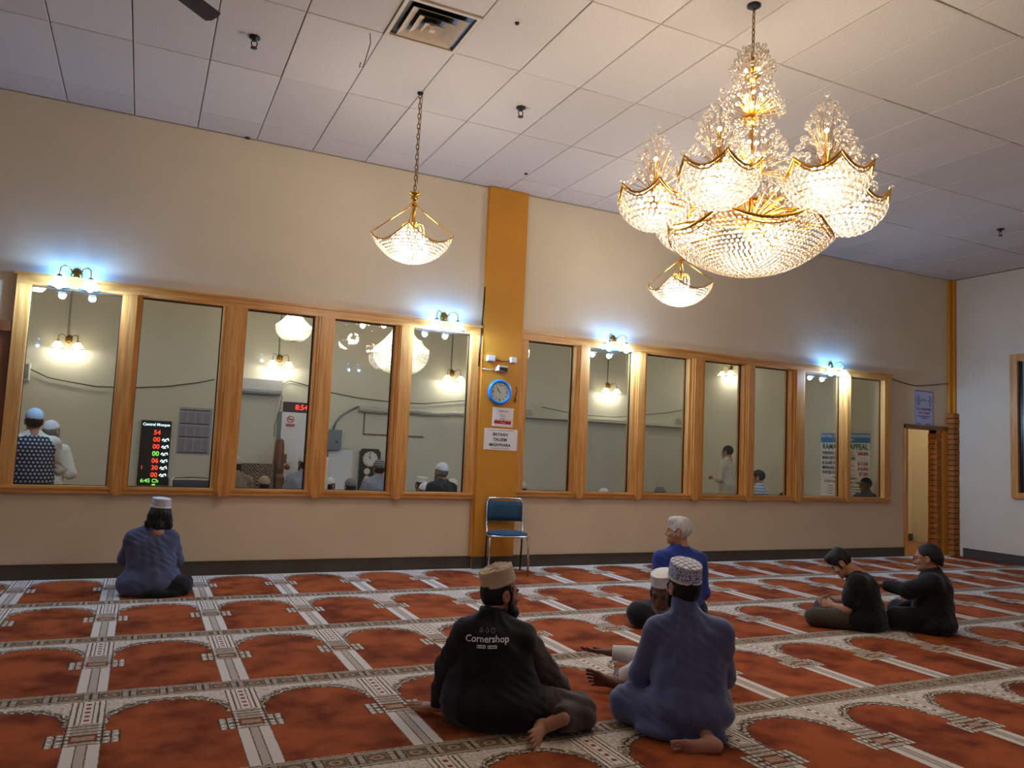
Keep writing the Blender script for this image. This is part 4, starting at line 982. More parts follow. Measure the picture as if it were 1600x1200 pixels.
v = Vol((-.32, -.36, 0), (.56, .56, .26), .009); v.path([J['hipR'], J['knR'], (.345, -.215, .092)], [.115, .092, .068], .03).path([J['hipL'], J['knL'], (.10, .40, .07)], [.11, .09, .065], .03).cap((.0, -.05, .08), (.1, 0, .09), .12, .12, .04).ell((.45, -.09, .07), (.07, .08, .07), .03)
v.folds(.005, 9, 34, 5, (.3, -.05)).half((0, 0, -1), (0, 0, .003)).half((-.70, -.66, 0), (.30, -.20, .05)); cloth_obj(B, 'trousers', v, brown)
headpart(B, 'hair', hair('fringe'), J, R, BLACKHAIR); headpart(B, 'beard', hair('beard'), J, R, BLACKHAIR)
cp_, mi = cap_shape(.088, .985, .94, .36, .050, dome=-.006, wrinkle=.008); bc_ = mat('beige_cap_cloth', (196, 172, 146), .85, var=.06, scale=24, bump=.08, bscale=260); headpart(B, 'cap', cp_, J, R, [bc_, mat('beige_cap_crown', (190, 166, 138), .85, var=.2, scale=60, bump=.3, bscale=60), bc_], mats_mi=mi)
# print on the back of the vest
bpy.context.view_layer.update()
def on_back(name, body, cx, cz, size, m, sx=1.0, shear=.045, geo=None):
    if geo is None:
        cu = bpy.data.curves.new('t', 'FONT'); cu.body = body; cu.size = size; cu.align_x = 'CENTER'; cu.align_y = 'CENTER'; cu.resolution_u = 2; cu.offset = .0012*size/.06
        o = link('t', cu); dg = bpy.context.evaluated_depsgraph_get(); me = bpy.data.meshes.new_from_object(o.evaluated_get(dg)); bpy.data.objects.remove(o)
    else: me = geo
    bm = bmesh.new(); bm.from_mesh(me); bmesh.ops.triangulate(bm, faces=bm.faces); bmesh.ops.subdivide_edges(bm, edges=[e for e in bm.edges if e.calc_length() > .012], cuts=1)
    vm = vest_o.data; tree = BVHTree.FromPolygons([v_.co[:] for v_ in vm.vertices], [p.vertices[:] for p in vm.polygons])
    for v_ in bm.verts:
        x, z = cx+v_.co.x*sx, cz+v_.co.y+shear*v_.co.x
        h_ = tree.ray_cast(Vector((x, -1, z)), Vector((0, 1, 0)))
        v_.co = (x, (h_[0].y if h_[0] else -.1)-.003, z)
    me2 = bpy.data.meshes.new(name); bm.to_mesh(me2); bm.free(); me2.materials.append(m); return link(name, me2, B)
PRINT = mat('white_vest_print', (225, 225, 228), .6, var=0); PRINT2 = mat('grey_vest_print', (110, 110, 114), .6, var=0)
on_back('printed_name', 'Cornershop', -.066, .452, .047, PRINT)
def rects(lst): q = MB(); [q.add([(a, c, 0), (b_, c, 0), (b_, d_, 0), (a, d_, 0)], [(0, 1, 2, 3)]) for a, b_, c, d_ in lst]; return q.mesh('r', MT['ink'])
on_back('printed_badge', '', -.066, .416, .05, PRINT, geo=rects([(-.052, -.006, -.008, .008), (.004, .054, -.008, .008)]))
on_back('printed_badge_text', '', -.066, .416, .05, vest, geo=rects([(-.038, -.010, -.002, .002), (.018, .049, -.002, .002), (-.049, -.043, -.004, .004), (.007, .013, -.004, .004)])).location.y = -.0015
on_back('printed_icon', '', -.068, .492, .05, PRINT2, geo=rects([(-.040, -.022, -.010, -.006), (-.040, -.036, -.006, .010), (-.026, -.022, -.006, .012), (-.033, -.029, .0, .014), (-.008, .008, -.010, -.006), (-.010, -.005, -.006, .006), (.005, .010, -.006, .006), (-.003, .003, .006, .014), (.022, .026, -.010, .010), (.038, .042, -.010, .010), (.022, .042, -.012, -.009), (.024, .040, .007, .011)]))

# ---- C: man in a blue tunic and patterned cap, back to the viewer
pos, rz = loc_frame(1065, 1145)
J = dict(pelvis=(.03, -.02, .17), chest=(.03, .02, .46), neck=(.0, .035, .625), head=(-.012, .065, .755), shL=(-.135, .03, .51), shR=(.185, .02, .525), elL=(-.225, .10, .26), elR=(.205, .12, .28), wrL=(-.22, .27, .13), wrR=(.08, .33, .18),
         hipL=(-.08, .0, .13), hipR=(.12, .02, .14), knL=(-.29, .06, .10), knR=(.18, .42, .09), anL=(-.06, -.06, .06), anR=(.125, -.195, .05), footR=((-1, -.12, -.06), (.0, .88, .40)), handL=('relaxed', (.2, .9, -.1), (0, 0, 1)), handR=('relaxed', (-.4, .9, -.1), (0, 0, 1)),
         look=((-.50, .86, -.03), (0, -.08, 1)), hs=1.0)
Cm, R = person('man in a blue-grey tunic and patterned white cap sitting back to the viewer', pos, rz, J, SKIN4)
blue = cloth('blue_grey_cotton', (86, 93, 134), .6, var=.07, sheen=.3); v = Vol((-.48, -.28, 0), (.40, .52, .74), .009)
v.ecap((.03, -.02, .16), (.03, .02, .44), (.205, .165), (.185, .125), (1, -.1, 0), .05).cap((-.115, .03, .50), (.165, .02, .515), .07, .07, .06).ecap((.03, .03, .44), (.0, .04, .645), (.15, .10), (.068, .064), (1, 0, 0), .05).cap((-.01, .035, .585), (-.135, .03, .515), .058, .064, .05).cap((.01, .035, .59), (.185, .02, .53), .058, .064, .05)
v.path([J['shL'], J['elL'], (-.225, .23, .15)], [.078, .066, .05], .03).path([J['shR'], J['elR'], (.10, .30, .19)], [.078, .068, .05], .03)
v.ell((.04, -.04, .14), (.225, .165, .125), .05).cap((-.1, .0, .10), (-.29, .06, .10), .10, .095, .05).cap((-.29, .06, .10), (-.12, -.08, .06), .09, .06, .04).cap((.1, .1, .1), (.18, .40, .09), .12, .10, .05).ell((.0, -.11, .035), (.24, .085, .045), .04)
v.folds(.0045, 10, 18, 6, (.03, .02)).half((0, 0, -1), (0, 0, .003)); v.cap((.0, .04, .63), (-.01, .06, .72), .052, .054, .0, sub=True); v.cap((.02, -.235, .03), (.19, -.235, .03), .075, .075, .02, sub=True); tun = cloth_obj(Cm, 'tunic', v, blue)
v = Vol((-.11, -.08, .58), (.11, .16, .74), .006); v.cap((0, .038, .625), (-.005, .048, .685), .074, .068, .01).cap((0, .035, .55), (-.008, .06, .80), .057, .057, .0, sub=True).half((0, .2, 1), (0, .035, .698)); cloth_obj(Cm, 'collar', v, blue)
headpart(Cm, 'hair', hair('fringe'), J, R, BLACKHAIR); headpart(Cm, 'beard', hair('beard'), J, R, BLACKHAIR)
cp_, mi = cap_shape(.088, 1.0, .95, .26, .040); headpart(Cm, 'cap', cp_, J, R, [pattern_cap('cap_band_c', (196, 202, 224), (70, 78, 122), 'side'), pattern_cap('cap_crown_c', (224, 224, 230), (84, 86, 104), 'crown'), CAPW], mats_mi=mi)
b = MB(); b.ball((-.235, .0, .155), .006, 8, 5); b.obj('button', MT['white'], Cm, True)

# ---- D: man in white facing the viewer, half hidden behind C
pos, rz = loc_frame(1040, 1060)
J = dict(pelvis=(.20, .16, .12), chest=(.13, .09, .28), neck=(.045, .0, .415), head=(-.030, -.055, .560), shR=(.03, .03, .335), shL=(.20, .16, .31), elR=(-.10, -.12, .14), elL=(.24, .0, .18), wrR=(-.36, -.13, .165), wrL=(.15, -.15, .13),
         hipR=(.12, .08, .10), hipL=(.22, .14, .10), knR=(-.10, -.38, .16), knL=(.2, .45, .11), anR=(-.295, -.385, .066), anL=(.02, .3, .06), handR=('open', (-1, -.05, -.03), (.1, -.25, -.9)), footR=((-1, .10, .20), (.1, .95, .20)), footL=((-1, -.1, 0), (0, 0, 1)),
         look=((-.30, -.92, -.26), (-.05, -.15, 1)), hs=.98)
Dm, R = person('man in a plain white cap facing the viewer with one open hand out', pos, rz, J, SKIN2)
wht = cloth('white_cotton', (216, 210, 208), .8, var=.05); v = Vol((-.45, -.35, .02), (.52, .36, .56), .009)
v.ecap((.20, .16, .14), (.13, .09, .27), (.15, .14), (.13, .12), (.8, .6, 0), .05).cap((.05, .03, .325), (.18, .15, .30), .062, .062, .06).cap((.11, .07, .31), (.045, .0, .41), .09, .062, .05)
v.path([J['shR'], J['elR'], (-.335, -.13, .165)], [.075, .070, .050], .03).path([J['shL'], J['elL'], (.17, -.12, .13)], [.07, .062, .05], .03).folds(.004, 8, 30, 3, (.15, .05)).half((-1, 0, 0), (-.345, 0, 0)).half((0, 0, -1), (0, 0, .01)); cloth_obj(Dm, 'tunic', v, wht)
v = Vol((-.36, -.52, 0), (.5, .6, .3), .009); v.path([J['hipR'], J['knR'], (-.26, -.39, .072)], [.11, .095, .058], .03).path([J['hipL'], J['knL'], (.06, .32, .07)], [.11, .09, .06], .03).cap((.15, .13, .1), (.22, .15, .1), .13, .13, .04).folds(.004, 8, 30, 9).half((0, 0, -1), (0, 0, .003)).half((-1, -.1, 0), (-.285, -.39, 0)); cloth_obj(Dm, 'trousers', v, wht)
headpart(Dm, 'hair', hair('fringe'), J, R, mat('grey_black_hair', (44, 42, 42), .8)); headpart(Dm, 'beard', hair('shortbeard'), J, R, GREYBEARD)
cp_, mi = cap_shape(.070, .97, .95, .02, .062); headpart(Dm, 'cap', cp_, J, R, [CAPW, CAPW, CAPW], mats_mi=mi)

# ---- E: grey-haired man in a royal blue shirt
pos, rz = loc_frame(1066, 970)
J = dict(pelvis=(.0, .0, .14), chest=(-.03, .02, .46), neck=(-.04, .02, .64), head=(-.055, .01, .785), shL=(-.20, -.02, .535), shR=(.13, .05, .535), elL=(-.215, -.10, .25), elR=(.17, .08, .25), wrL=(-.25, -.2, .12), wrR=(.05, .22, .14),
         hipL=(-.1, -.03, .10), hipR=(.1, .05, .10), knL=(-.36, -.42, .11), knR=(.05, .40, .10), anL=(-.25, .05, .06), anR=(-.2, .2, .06), handL=('relaxed', (-.6, -.3, -.2), (0, 0, 1)),
         look=((-1, .12, .0), (0, 0, 1)), hs=.98)
Em, R = person('silver-haired man in a royal blue shirt sitting in profile beyond the two capped men', pos, rz, J, SKIN3)
royal = cloth('royal_blue_shirt', (40, 60, 140), .75); v = Vol((-.36, -.28, 0), (.36, .32, .74), .010)
v.ecap((.0, .0, .14), (-.03, .02, .44), (.19, .15), (.185, .13), (.96, .25, 0), .05).cap((-.18, -.015, .525), (.11, .045, .525), .07, .07, .06).cap((-.03, .02, .48), (-.04, .02, .63), .13, .068, .06).cap((-.04, .02, .62), (-.2, -.02, .54), .06, .06, .05).cap((-.03, .02, .62), (.13, .05, .54), .06, .06, .05)
v.path([J['shL'], J['elL'], (-.245, -.18, .13)], [.072, .064, .05], .03).path([J['shR'], J['elR'], (.07, .2, .15)], [.075, .066, .05], .03).folds(.004, 8, 26, 8).half((0, 0, -1), (0, 0, .004)); v.cap((-.04, .02, .655), (-.045, .02, .76), .052, .05, .0, sub=True); cloth_obj(Em, 'shirt', v, royal)
v = Vol((-.5, -.56, 0), (.25, .55, .26), .010); v.path([J['hipL'], J['knL'], J['anL']], [.12, .10, .06], .03).path([J['hipR'], J['knR'], J['anR']], [.12, .10, .06], .03).cap((-.08, 0, .09), (.08, 0, .09), .12, .12, .04).folds(.003, 8, 30, 9).half((0, 0, -1), (0, 0, .003)); cloth_obj(Em, 'trousers', v, cloth('navy_trousers', (22, 24, 34), .85))
headpart(Em, 'hair', hair('full'), J, R, GREYHAIR)

# ---- F: boy in a black T-shirt looking down at his hands
pos, rz = loc_frame(1335, 980)
J = dict(pelvis=(.12, .0, .11), chest=(.07, .0, .36), neck=(-.015, .0, .475), head=(-.120, -.01, .560), shL=(.02, -.165, .42), shR=(.02, .165, .42), elL=(-.055, -.19, .185), elR=(-.06, .16, .19), wrL=(-.175, -.09, .185), wrR=(-.19, .06, .20),
         hipL=(.08, -.10, .10), hipR=(.08, .10, .10), knL=(-.33, -.19, .085), knR=(-.28, .28, .10), anL=(-.1, .12, .06), anR=(-.05, -.12, .05), handL=('fist', (-.9, .35, .1), (-.1, -.9, .3)), handR=('fist', (-.9, -.35, .1), (-.1, .9, .3)),
         look=((-.70, -.06, -.72), (-.72, 0, .70)), hs=.95)
Fm, R = person('boy in a black T-shirt bent over his clasped hands', pos, rz, J, SKIN3)
bt = cloth('black_cotton', (13, 13, 15), .85); v = Vol((-.2, -.32, 0), (.36, .32, .56), .010)
v.ecap((.12, 0, .11), (.07, 0, .34), (.20, .145), (.18, .13), (0, 1, 0), .05).cap((.03, -.14, .41), (.03, .14, .41), .078, .078, .06).cap((.05, 0, .38), (-.01, 0, .465), .12, .066, .06).cap((.02, -.165, .42), (-.035, -.19, .26), .078, .072, .03).cap((.02, .165, .42), (-.04, .17, .26), .078, .072, .03).ell((.11, 0, .08), (.15, .225, .10), .05).ell((.02, -.06, .10), (.13, .19, .115), .05)
v.folds(.004, 8, 26, 3, (.1, 0)).half((0, 0, -1), (0, 0, .004)).cap((-.01, 0, .48), (-.08, 0, .55), .052, .05, .0, sub=True); cloth_obj(Fm, 'shirt', v, bt)
v = Vol((-.48, -.34, 0), (.3, .42, .24), .010); v.path([J['hipL'], J['knL'], J['anL']], [.105, .075, .055], .03).path([J['hipR'], J['knR'], J['anR']], [.105, .075, .055], .03).cap((.1, -.08, .09), (.1, .08, .09), .115, .115, .04).folds(.003, 8, 30, 9).half((0, 0, -1), (0, 0, .003)); cloth_obj(Fm, 'trousers', v, cloth('olive_khaki', (72, 64, 54), .85))
headpart(Fm, 'hair', hair('full'), J, R, BLACKHAIR)

# ---- G: man in a black suit resting a hand on the boy's back
pos, rz = loc_frame(1445, 985)
J = dict(pelvis=(.06, .0, .12), chest=(.075, .0, .38), neck=(.06, .0, .515), head=(.015, .0, .648), shL=(.06, -.18, .45), shR=(.06, .18, .45), elL=(-.13, -.17, .36), elR=(-.05, .2, .2), wrL=(-.325, -.06, .375), wrR=(-.2, .1, .15),
         hipL=(.04, -.1, .11), hipR=(.04, .1, .11), knL=(-.22, -.18, .11), knR=(-.22, .25, .11), anL=(-.16, -.14, .06), anR=(-.05, -.1, .06), handL=('relaxed', (-1, .25, -.05), (.0, .3, 1)), footL=((-.9, -.35, 0), (.0, -.3, .9)),
         look=((-1, .05, -.18), (-.15, 0, 1)), hs=.98)
Gm, R = person('bespectacled man in a black suit reaching to the back of the boy', pos, rz, J, SKIN3)
suit = cloth('black_suit_wool', (13, 13, 16), .8); v = Vol((-.36, -.34, 0), (.40, .36, .62), .010)
v.ecap((.06, 0, .12), (.075, 0, .37), (.22, .185), (.20, .15), (0, 1, 0), .05).cap((.06, -.16, .44), (.06, .16, .44), .085, .085, .06).cap((.07, 0, .40), (.06, 0, .52), .13, .075, .06).path([J['shL'], J['elL'], (-.295, -.075, .37)], [.088, .072, .055], .03).path([J['shR'], J['elR'], J['wrR']], [.085, .07, .05], .03)
v.ell((.06, 0, .07), (.20, .25, .10), .05).folds(.0035, 8, 26, 3, (.1, 0)).half((0, 0, -1), (0, 0, .004)).cap((.06, 0, .52), (.02, 0, .62), .052, .052, .0, sub=True); cloth_obj(Gm, 'jacket', v, suit)
v = Vol((-.12, -.12, .44), (.16, .12, .60), .006); v.cap((.055, 0, .50), (.045, 0, .545), .064, .060, .01).cap((.06, 0, .42), (.03, 0, .66), .052, .052, .0, sub=True).half((0, 0, 1), (0, 0, .56)); cloth_obj(Gm, 'shirt_collar', v, CAPW)
v = Vol((-.42, -.34, 0), (.3, .40, .26), .010); v.path([J['hipL'], J['knL'], (-.12, -.13, .075)], [.12, .095, .065], .03).path([J['hipR'], J['knR'], J['anR']], [.12, .095, .065], .03).cap((.05, -.08, .09), (.05, .08, .09), .13, .13, .04).folds(.003, 8, 30, 9).half((0, 0, -1), (0, 0, .003)); cloth_obj(Gm, 'trousers', v, suit)
headpart(Gm, 'hair', hair('back'), J, R, BLACKHAIR); headpart(Gm, 'moustache', hair('moustache'), J, R, BLACKHAIR)
b = MB()
for s in (-1, 1):
    b.tube([(.034*s+.023*math.cos(a), .108-.006*abs(math.cos(a)), .0+.017*math.sin(a)) for a in np.linspace(0, 2*PI, 15)[:-1]], .0022, 5, closed=True); b.tube([(.057*s, .102, .003), (.077*s, .06, .006), (.082*s, .0, .008)], .002, 5)
b.tube([(-.011, .108, .004), (.011, .108, .004)], .002, 5); gv = np.array(b.v)@np.asarray(R).T+np.array(J['head']); b.v = [tuple(q) for q in gv]; b.obj('glasses', MT['blackmetal'], Gm, True)
# ------------------------------------------------------------------ chair by the pillar
def chair_parts(t, fab, backmat=None):
    sw, sd = .42, .40
    for s in (-1, 1):
        b = MB(); b.tube([(s*.20, .215, 0), (s*.20, .19, .22), (s*.20, .165, .40)], .010, 8); b.obj('rear_leg', MT['blackmetal'], t, True)
        b = MB(); b.tube([(s*.215, -.20, 0), (s*.21, -.185, .30), (s*.205, -.17, .40), (s*.20, -.14, .425)], .011, 8); b.obj('front_leg', MT['chrome'], t, True)
    b = MB(); b.tube([(-.215, -.16, .425), (-.21, .12, .415), (-.20, .17, .44), (-.205, .205, .56), (-.20, .235, .78), (-.18, .245, .82), (0, .248, .825), (.18, .245, .82), (.20, .235, .78), (.205, .205, .56), (.20, .17, .44), (.21, .12, .415), (.215, -.16, .425), (.17, -.215, .43), (0, -.23, .43), (-.17, -.215, .43)], .011, 8, closed=True); b.obj('tube_frame', MT['chrome'], t, True)
    v = Vol((-.25, -.26, .40), (.25, .2, .50), .008); v.ell((0, -.02, .445), (.225, .22, .035)); V_, F_ = v.mesh(); link('seat', np_mesh('seat', V_, F_, fab), t)
    b = MB(); n = 7; vs = []
    for j in range(5):
        z = .565+.225*j/4; y0 = .205+.03*j/4
        for i in range(n):
            x = -.192+.384*i/(n-1); pin = .012 if j in (0, 4) else 0
            vs.append((x, y0-.02+.02*(1-(x/.19)**2)+pin*.5, z))
    for j in range(5):
        z = .565+.225*j/4; y0 = .205+.03*j/4
        for i in range(n): x = -.192+.384*i/(n-1); vs.append((x, y0+.012+.02*(1-(x/.19)**2), z))
    fs = []; m = 5*n
    for j in range(4):
        for i in range(n-1): a = j*n+i; fs += [(a, a+1, a+n+1, a+n), (m+a, m+a+n, m+a+n+1, m+a+1)]
    for i in range(n-1): fs += [(i, m+i, m+i+1, i+1), (4*n+i, 4*n+i+1, m+4*n+i+1, m+4*n+i)]
    for j in range(4): fs += [(j*n, j*n+n, m+j*n+n, m+j*n), (j*n+n-1, m+j*n+n-1, m+j*n+2*n-1, j*n+2*n-1)]
    b.add(vs, fs); b.obj('backrest', backmat or fab, t, True)
chair = thing('stacking_chair', 'chrome chair with blue padded seat and back standing against the ochre pillar', 'chair', (3.99, 8.365, 0), -.29)
chair_parts(chair, MT['fabric_blue']); chair.scale = (1.08, 1.08, 1.04)

# ------------------------------------------------------------------ things on the pillar
YP = D-.0735
def on_p(u, v): return on_y(u, v, YP)
def cable(name, label, pts, r, m, cat='cable'): b = MB(); b.tube(pts, r, 6); return tag(b.obj(name, m, None, True), label, cat)
for lab, u, v, w_ in (('larger white junction box high on the pillar', 766, 560, .105), ('smaller white junction box high on the pillar', 801, 563, .08)):
    p = on_p(u, v); t = thing('junction_box', lab, 'box', p, 0, 'white junction boxes')
    b = MB(); b.box((-w_/2, -.04, -.035), (w_/2, 0, .035)); b.obj('body', MT['white'], t); b = MB(); b.box((-w_*.42, -.045, -.028), (w_*.42, -.04, .028)); b.obj('lid', MT['whitepaint'], t)
a_, c_ = on_p(772, 562), on_p(797, 564); cable('cable', 'short dark cable between the two white junction boxes', [a_+Vector((0, -.006, 0)), (a_+c_)/2+Vector((0, -.008, -.015)), c_+Vector((0, -.006, 0))], .005, MT['wire'])
p = on_p(782, 576); t = thing('light_sensor', 'small beige wedge sensor with a dark face below the junction boxes', 'sensor', p)
b = MB(); b.add([(-.075, 0, -.035), (.06, 0, -.05), (.07, 0, .03), (-.06, 0, .04), (-.05, -.07, -.03), (.07, -.07, -.045), (.075, -.06, .03), (-.045, -.06, .035)], [(0, 3, 2, 1), (4, 5, 6, 7), (0, 1, 5, 4), (1, 2, 6, 5), (2, 3, 7, 6), (3, 0, 4, 7)]); b.obj('housing', MT['ventpaint'], t)
b = MB(); b.add([(-.045, -.072, -.028), (.066, -.072, -.042), (.07, -.066, .012), (-.04, -.066, .015)], [(0, 1, 2, 3)]); b.obj('window', MT['black'], t)
cable('cable', 'thin white lead from the sensor to the pillar edge', [(3.715, YP-.004, p.z-.02), (3.80, YP-.006, p.z-.028), (p.x-.07, YP-.005, p.z-.01)], .004, MT['white'])
cable('cable', 'black cable hanging down the left edge of the pillar', [(3.705, D-.06, 3.45), (3.69, D-.06, 3.0), (3.67, D-.08, 2.75), (3.66, D-.085, 2.45)], .008, MT['black'])
p = on_p(780, 613); t = thing('wall_clock', 'round wall clock with a blue rim hanging on the pillar', 'clock', p)
b = MB(); b.lathe([(.158, 0), (.160, .02), (.150, .04), (.128, .045), (.118, .030), (.118, .0)], seg=40)
for i, q in enumerate(b.v): b.v[i] = (q[0], -q[2], q[1])
b.obj('rim', MT['clock_blue'], t, True)
b = MB(); b.disc((0, -.02, 0), .122, (0, -1, 0), 40); b.obj('dial', MT['dial'], t)
for k in range(12):
    a = 2*PI*k/12; s = 12 if k == 0 else k
    if k % 3 == 0: text('numeral', str(s), (.093*math.sin(a), -.022, .093*math.cos(a)), .048, MT['ink'], t, bold=.001)
    else: b = MB(); b.cbox((.1*math.sin(a), -.0215, .1*math.cos(a)), (.008, .002, .018), Matrix.Rotation(a, 3, 'Y')); b.obj('hour_mark', MT['ink'], t)
for nm, L_, a, w_ in (('hour_hand', .055, math.radians(-42), .009), ('minute_hand', .085, math.radians(-41+3), .006)):
    b = MB(); b.box((-w_/2, -.001, -.012), (w_/2, .001, L_), Matrix.Rotation(a, 3, 'Y'), (0, -.024, 0)); b.obj(nm, MT['ink'], t)
b = MB(); b.disc((0, -.036, 0), .119, (0, -1, 0), 32); b.obj('cover_glass', MT['pane'], t)
def sheet(label, cx, cz, w_, h_, m, y=YP, rot=0, cat='notice', name='paper_notice', group=None):
    t = thing(name, label, cat, (cx, y, cz), 0, group, rot=(0, rot, 0)); b = MB(); b.box((-w_/2, -.003, -h_/2), (w_/2, 0, h_/2)); b.obj('sheet', m, t); return t
def flat(t, name, x0, x1, z0, z1, m, y=-.0045): b = MB(); b.add([(x0, y, z0), (x1, y, z0), (x1, y, z1), (x0, y, z1)], [(0, 1, 2, 3)]); return b.obj(name, m, t)
t = sheet('white notice with a dark red skyline below the blue clock', 4.022, 1.847, .285, .235, MT['paper'], rot=.02)
flat(t, 'red_band', -.115, .115, -.085, -.05, MT['redink'])
sky = MB(); xs = np.linspace(-.115, .115, 24)
for i in range(23): hh = -.05+.018*abs(math.sin(i*1.9))+.012*(i % 5 == 2); sky.add([(xs[i], -.0045, -.05), (xs[i+1], -.0045, -.05), (xs[i+1]-.003, -.0045, hh), (xs[i]+.003, -.0045, hh)], [(0, 1, 2, 3)])
sky.obj('printed_skyline', MT['redink'], t)
b = MB(); b.tube([(-.02, -.005, .045), (-.03, -.005, .02), (-.012, -.005, .0), (.008, -.005, .01), (.012, -.005, .03), (.022, -.005, .005), (.03, -.005, .0)], .0022, 4); b.obj('printed_emblem', MT['ink'], t)
for z, x0, x1 in ((.072, -.06, .07), (-.022, -.035, .035)): flat(t, 'printed_line', x0, x1, z-.003, z+.003, MT['ink'])
flat(t, 'printed_line', -.03, .04, -.07, -.066, MT['paper'], -.006)
t = sheet('white notice with three bold black words low on the pillar', 4.008, 1.570, .452, .262, MT['paper'], rot=.01)
for w_, z in (('BAYAAN', .060), ('TALEEM', -.005), ('MASHWARA', -.070)): text('printed_word', w_, (-.01, -.0045, z), .052, MT['ink'], t, bold=.0016)
for z, x0, x1 in ((.112, -.17, .17), (-.112, -.12, .12)): flat(t, 'printed_line', x0, x1, z-.002, z+.002, MT['ink'])
p = on_p(805, 618); cable('wall_hook', 'small dark metal hook on the right edge of the pillar', [p+Vector((0, -.01, .11)), p+Vector((.015, -.02, .06)), p+Vector((0, -.02, 0)), p+Vector((-.02, -.02, -.07)), p+Vector((0, -.012, -.09)), p+Vector((.008, -.02, -.04))], .006, MT['blackmetal'], 'hook')
# ------------------------------------------------------------------ poster, cable and rod by the doorway
t = sheet('pale blue distancing poster above the doorway', 11.892, 2.457, .466, .59, MT['bluepaper'], y=D-.001, cat='poster', name='distancing_poster')
for x0, x1, z0, z1 in ((-.233, .233, .283, .295), (-.233, .233, -.295, -.283), (-.233, -.223, -.295, .295), (.223, .233, -.295, .295)): flat(t, 'printed_border', x0, x1, z0, z1, MT['navyink'])
for s in (-1, 1):
    b = MB(); x = .15*s; b.tube([(x+.022*math.cos(a), -.005, .19+.024*math.sin(a)) for a in np.linspace(0, 2*PI, 13)[:-1]], .003, 4, closed=True); b.tube([(x-.03, -.005, .15), (x-.035, -.005, .11), (x-.015, -.005, .09), (x-.015, -.005, .045), (x+.015, -.005, .045), (x+.015, -.005, .09), (x+.035, -.005, .11), (x+.03, -.005, .15)], .0035, 4, closed=True); b.obj('printed_figure', MT['navyink'], t)
flat(t, 'printed_arrow', -.11, .11, .127, .133, MT['navyink']); text('printed_distance', '2 metres', (0, -.0045, .155), .03, MT['navyink'], t)
text('printed_heading', 'DO YOUR PART', (0, -.0045, -.018), .052, MT['navyink'], t, bold=.0015); text('printed_heading', 'STAY APART', (0, -.0045, -.080), .052, MT['redink'], t, bold=.0012)
for z, x0, x1 in ((-.135, -.17, .17), (-.165, -.08, .08), (-.262, -.19, -.09), (-.262, .02, .19)): flat(t, 'printed_line', x0, x1, z-.005, z+.005, MT['navyink'])
a_, c_ = on_y(1388, 590, D-.01), on_y(1482, 599, D-.03); m_ = on_y(1430, 603, D-.01)
cable('cable', 'thin cable sagging from the window corner to the corner post', [a_, a_.lerp(m_, .5)+Vector((0, 0, -.01)), m_, m_.lerp(c_, .5)+Vector((0, 0, -.005)), c_], .007, MT['wire'])
p = on_y(1461, 816, D+.5); q = on_y(1449, 850, D+.5); d_ = (q-p); z0 = q+d_*((0.0-q.z)/d_.z)
cable('leaning_rod', 'black rod leaning inside the doorway', [z0, p], .011, MT['blackmetal'], 'rod')

# ------------------------------------------------------------------ ceiling fittings
vt = thing('air_vent', 'square beige ceiling vent with nested louvres', 'vent', (1.5076+.305, 5.577, H))
def ring(nm, so, zo, si, zi, m): 
    b = MB(); vs = []
    for s, z in ((so, zo), (si, zi)): vs += [(-s, -s, z), (s, -s, z), (s, s, z), (-s, s, z)]
    b.add(vs, [(k, (k+1) % 4, 4+(k+1) % 4, 4+k) for k in range(4)]); n = [(x, y, z+.004) for x, y, z in vs]
    b.add(n, [(k, 4+k, 4+(k+1) % 4, (k+1) % 4) for k in range(4)]); return b.obj(nm, m, vt)
b = MB()
for lo, hi in (((-.302, -.302, -.010), (.302, -.272, .02)), ((-.302, .272, -.010), (.302, .302, .02)), ((-.302, -.272, -.010), (-.272, .272, .02)), ((.272, -.272, -.010), (.302, .272, .02))): b.box(lo, hi)
b.obj('frame', MT['ventpaint'], vt)
b = MB(); b.box((-.275, -.275, .012), (.275, .275, .019)); b.obj('duct_opening', MT['black'], vt)
for k, so in enumerate((.225, .150, .080)): ring('louvre', so, -.022-.008*k, so-.062, .012, MT['ventpaint'])
b = MB(); b.box((-.022, -.022, -.045), (.022, .022, -.03)); b.obj('centre_plate', MT['ventpaint'], vt)
def sprinkler(label, u, v):
    p = on_z(u, v-4, H); t = thing('fire_sprinkler', label, 'sprinkler', p, 0, 'ceiling fire sprinklers')
    b = MB(); b.lathe([(.001, .0), (.045, 0), (.045, -.012), (.02, -.02), (.016, -.035), (.001, -.035)], seg=14); b.obj('escutcheon', MT['blackmetal'], t, True)
    b = MB()
    for s in (-1, 1): b.tube([(.012*s, 0, -.03), (.024*s, 0, -.05), (.018*s, 0, -.075), (.004*s, 0, -.09)], .005, 5)
    b.lathe([(.001, -.088), (.026, -.09), (.028, -.096), (.001, -.097)], seg=12); b.obj('deflector', MT['blackmetal'], t, True)
sprinkler('dark fire sprinkler left of the ceiling vent', 398, 62); sprinkler('dark fire sprinkler right of the pendant chain', 814, 172); sprinkler('dark fire sprinkler far right near the corner', 1563, 362)
for lab, u, v, r in (('small dark ceiling plug right of the vent', 808, 36, .018), ('small dark ceiling plug above the pillar', 822, 271, .022), ('small dark ceiling clip at the wall edge', 387, 215, .03)):
    b = MB(); b.lathe([(.001, 0), (r, 0), (r*.8, -.012), (.001, -.014)], on_z(u, v, H), 12); tag(b.obj('ceiling_plug', MT['blackmetal']), lab, 'plug', 'dark ceiling plugs')
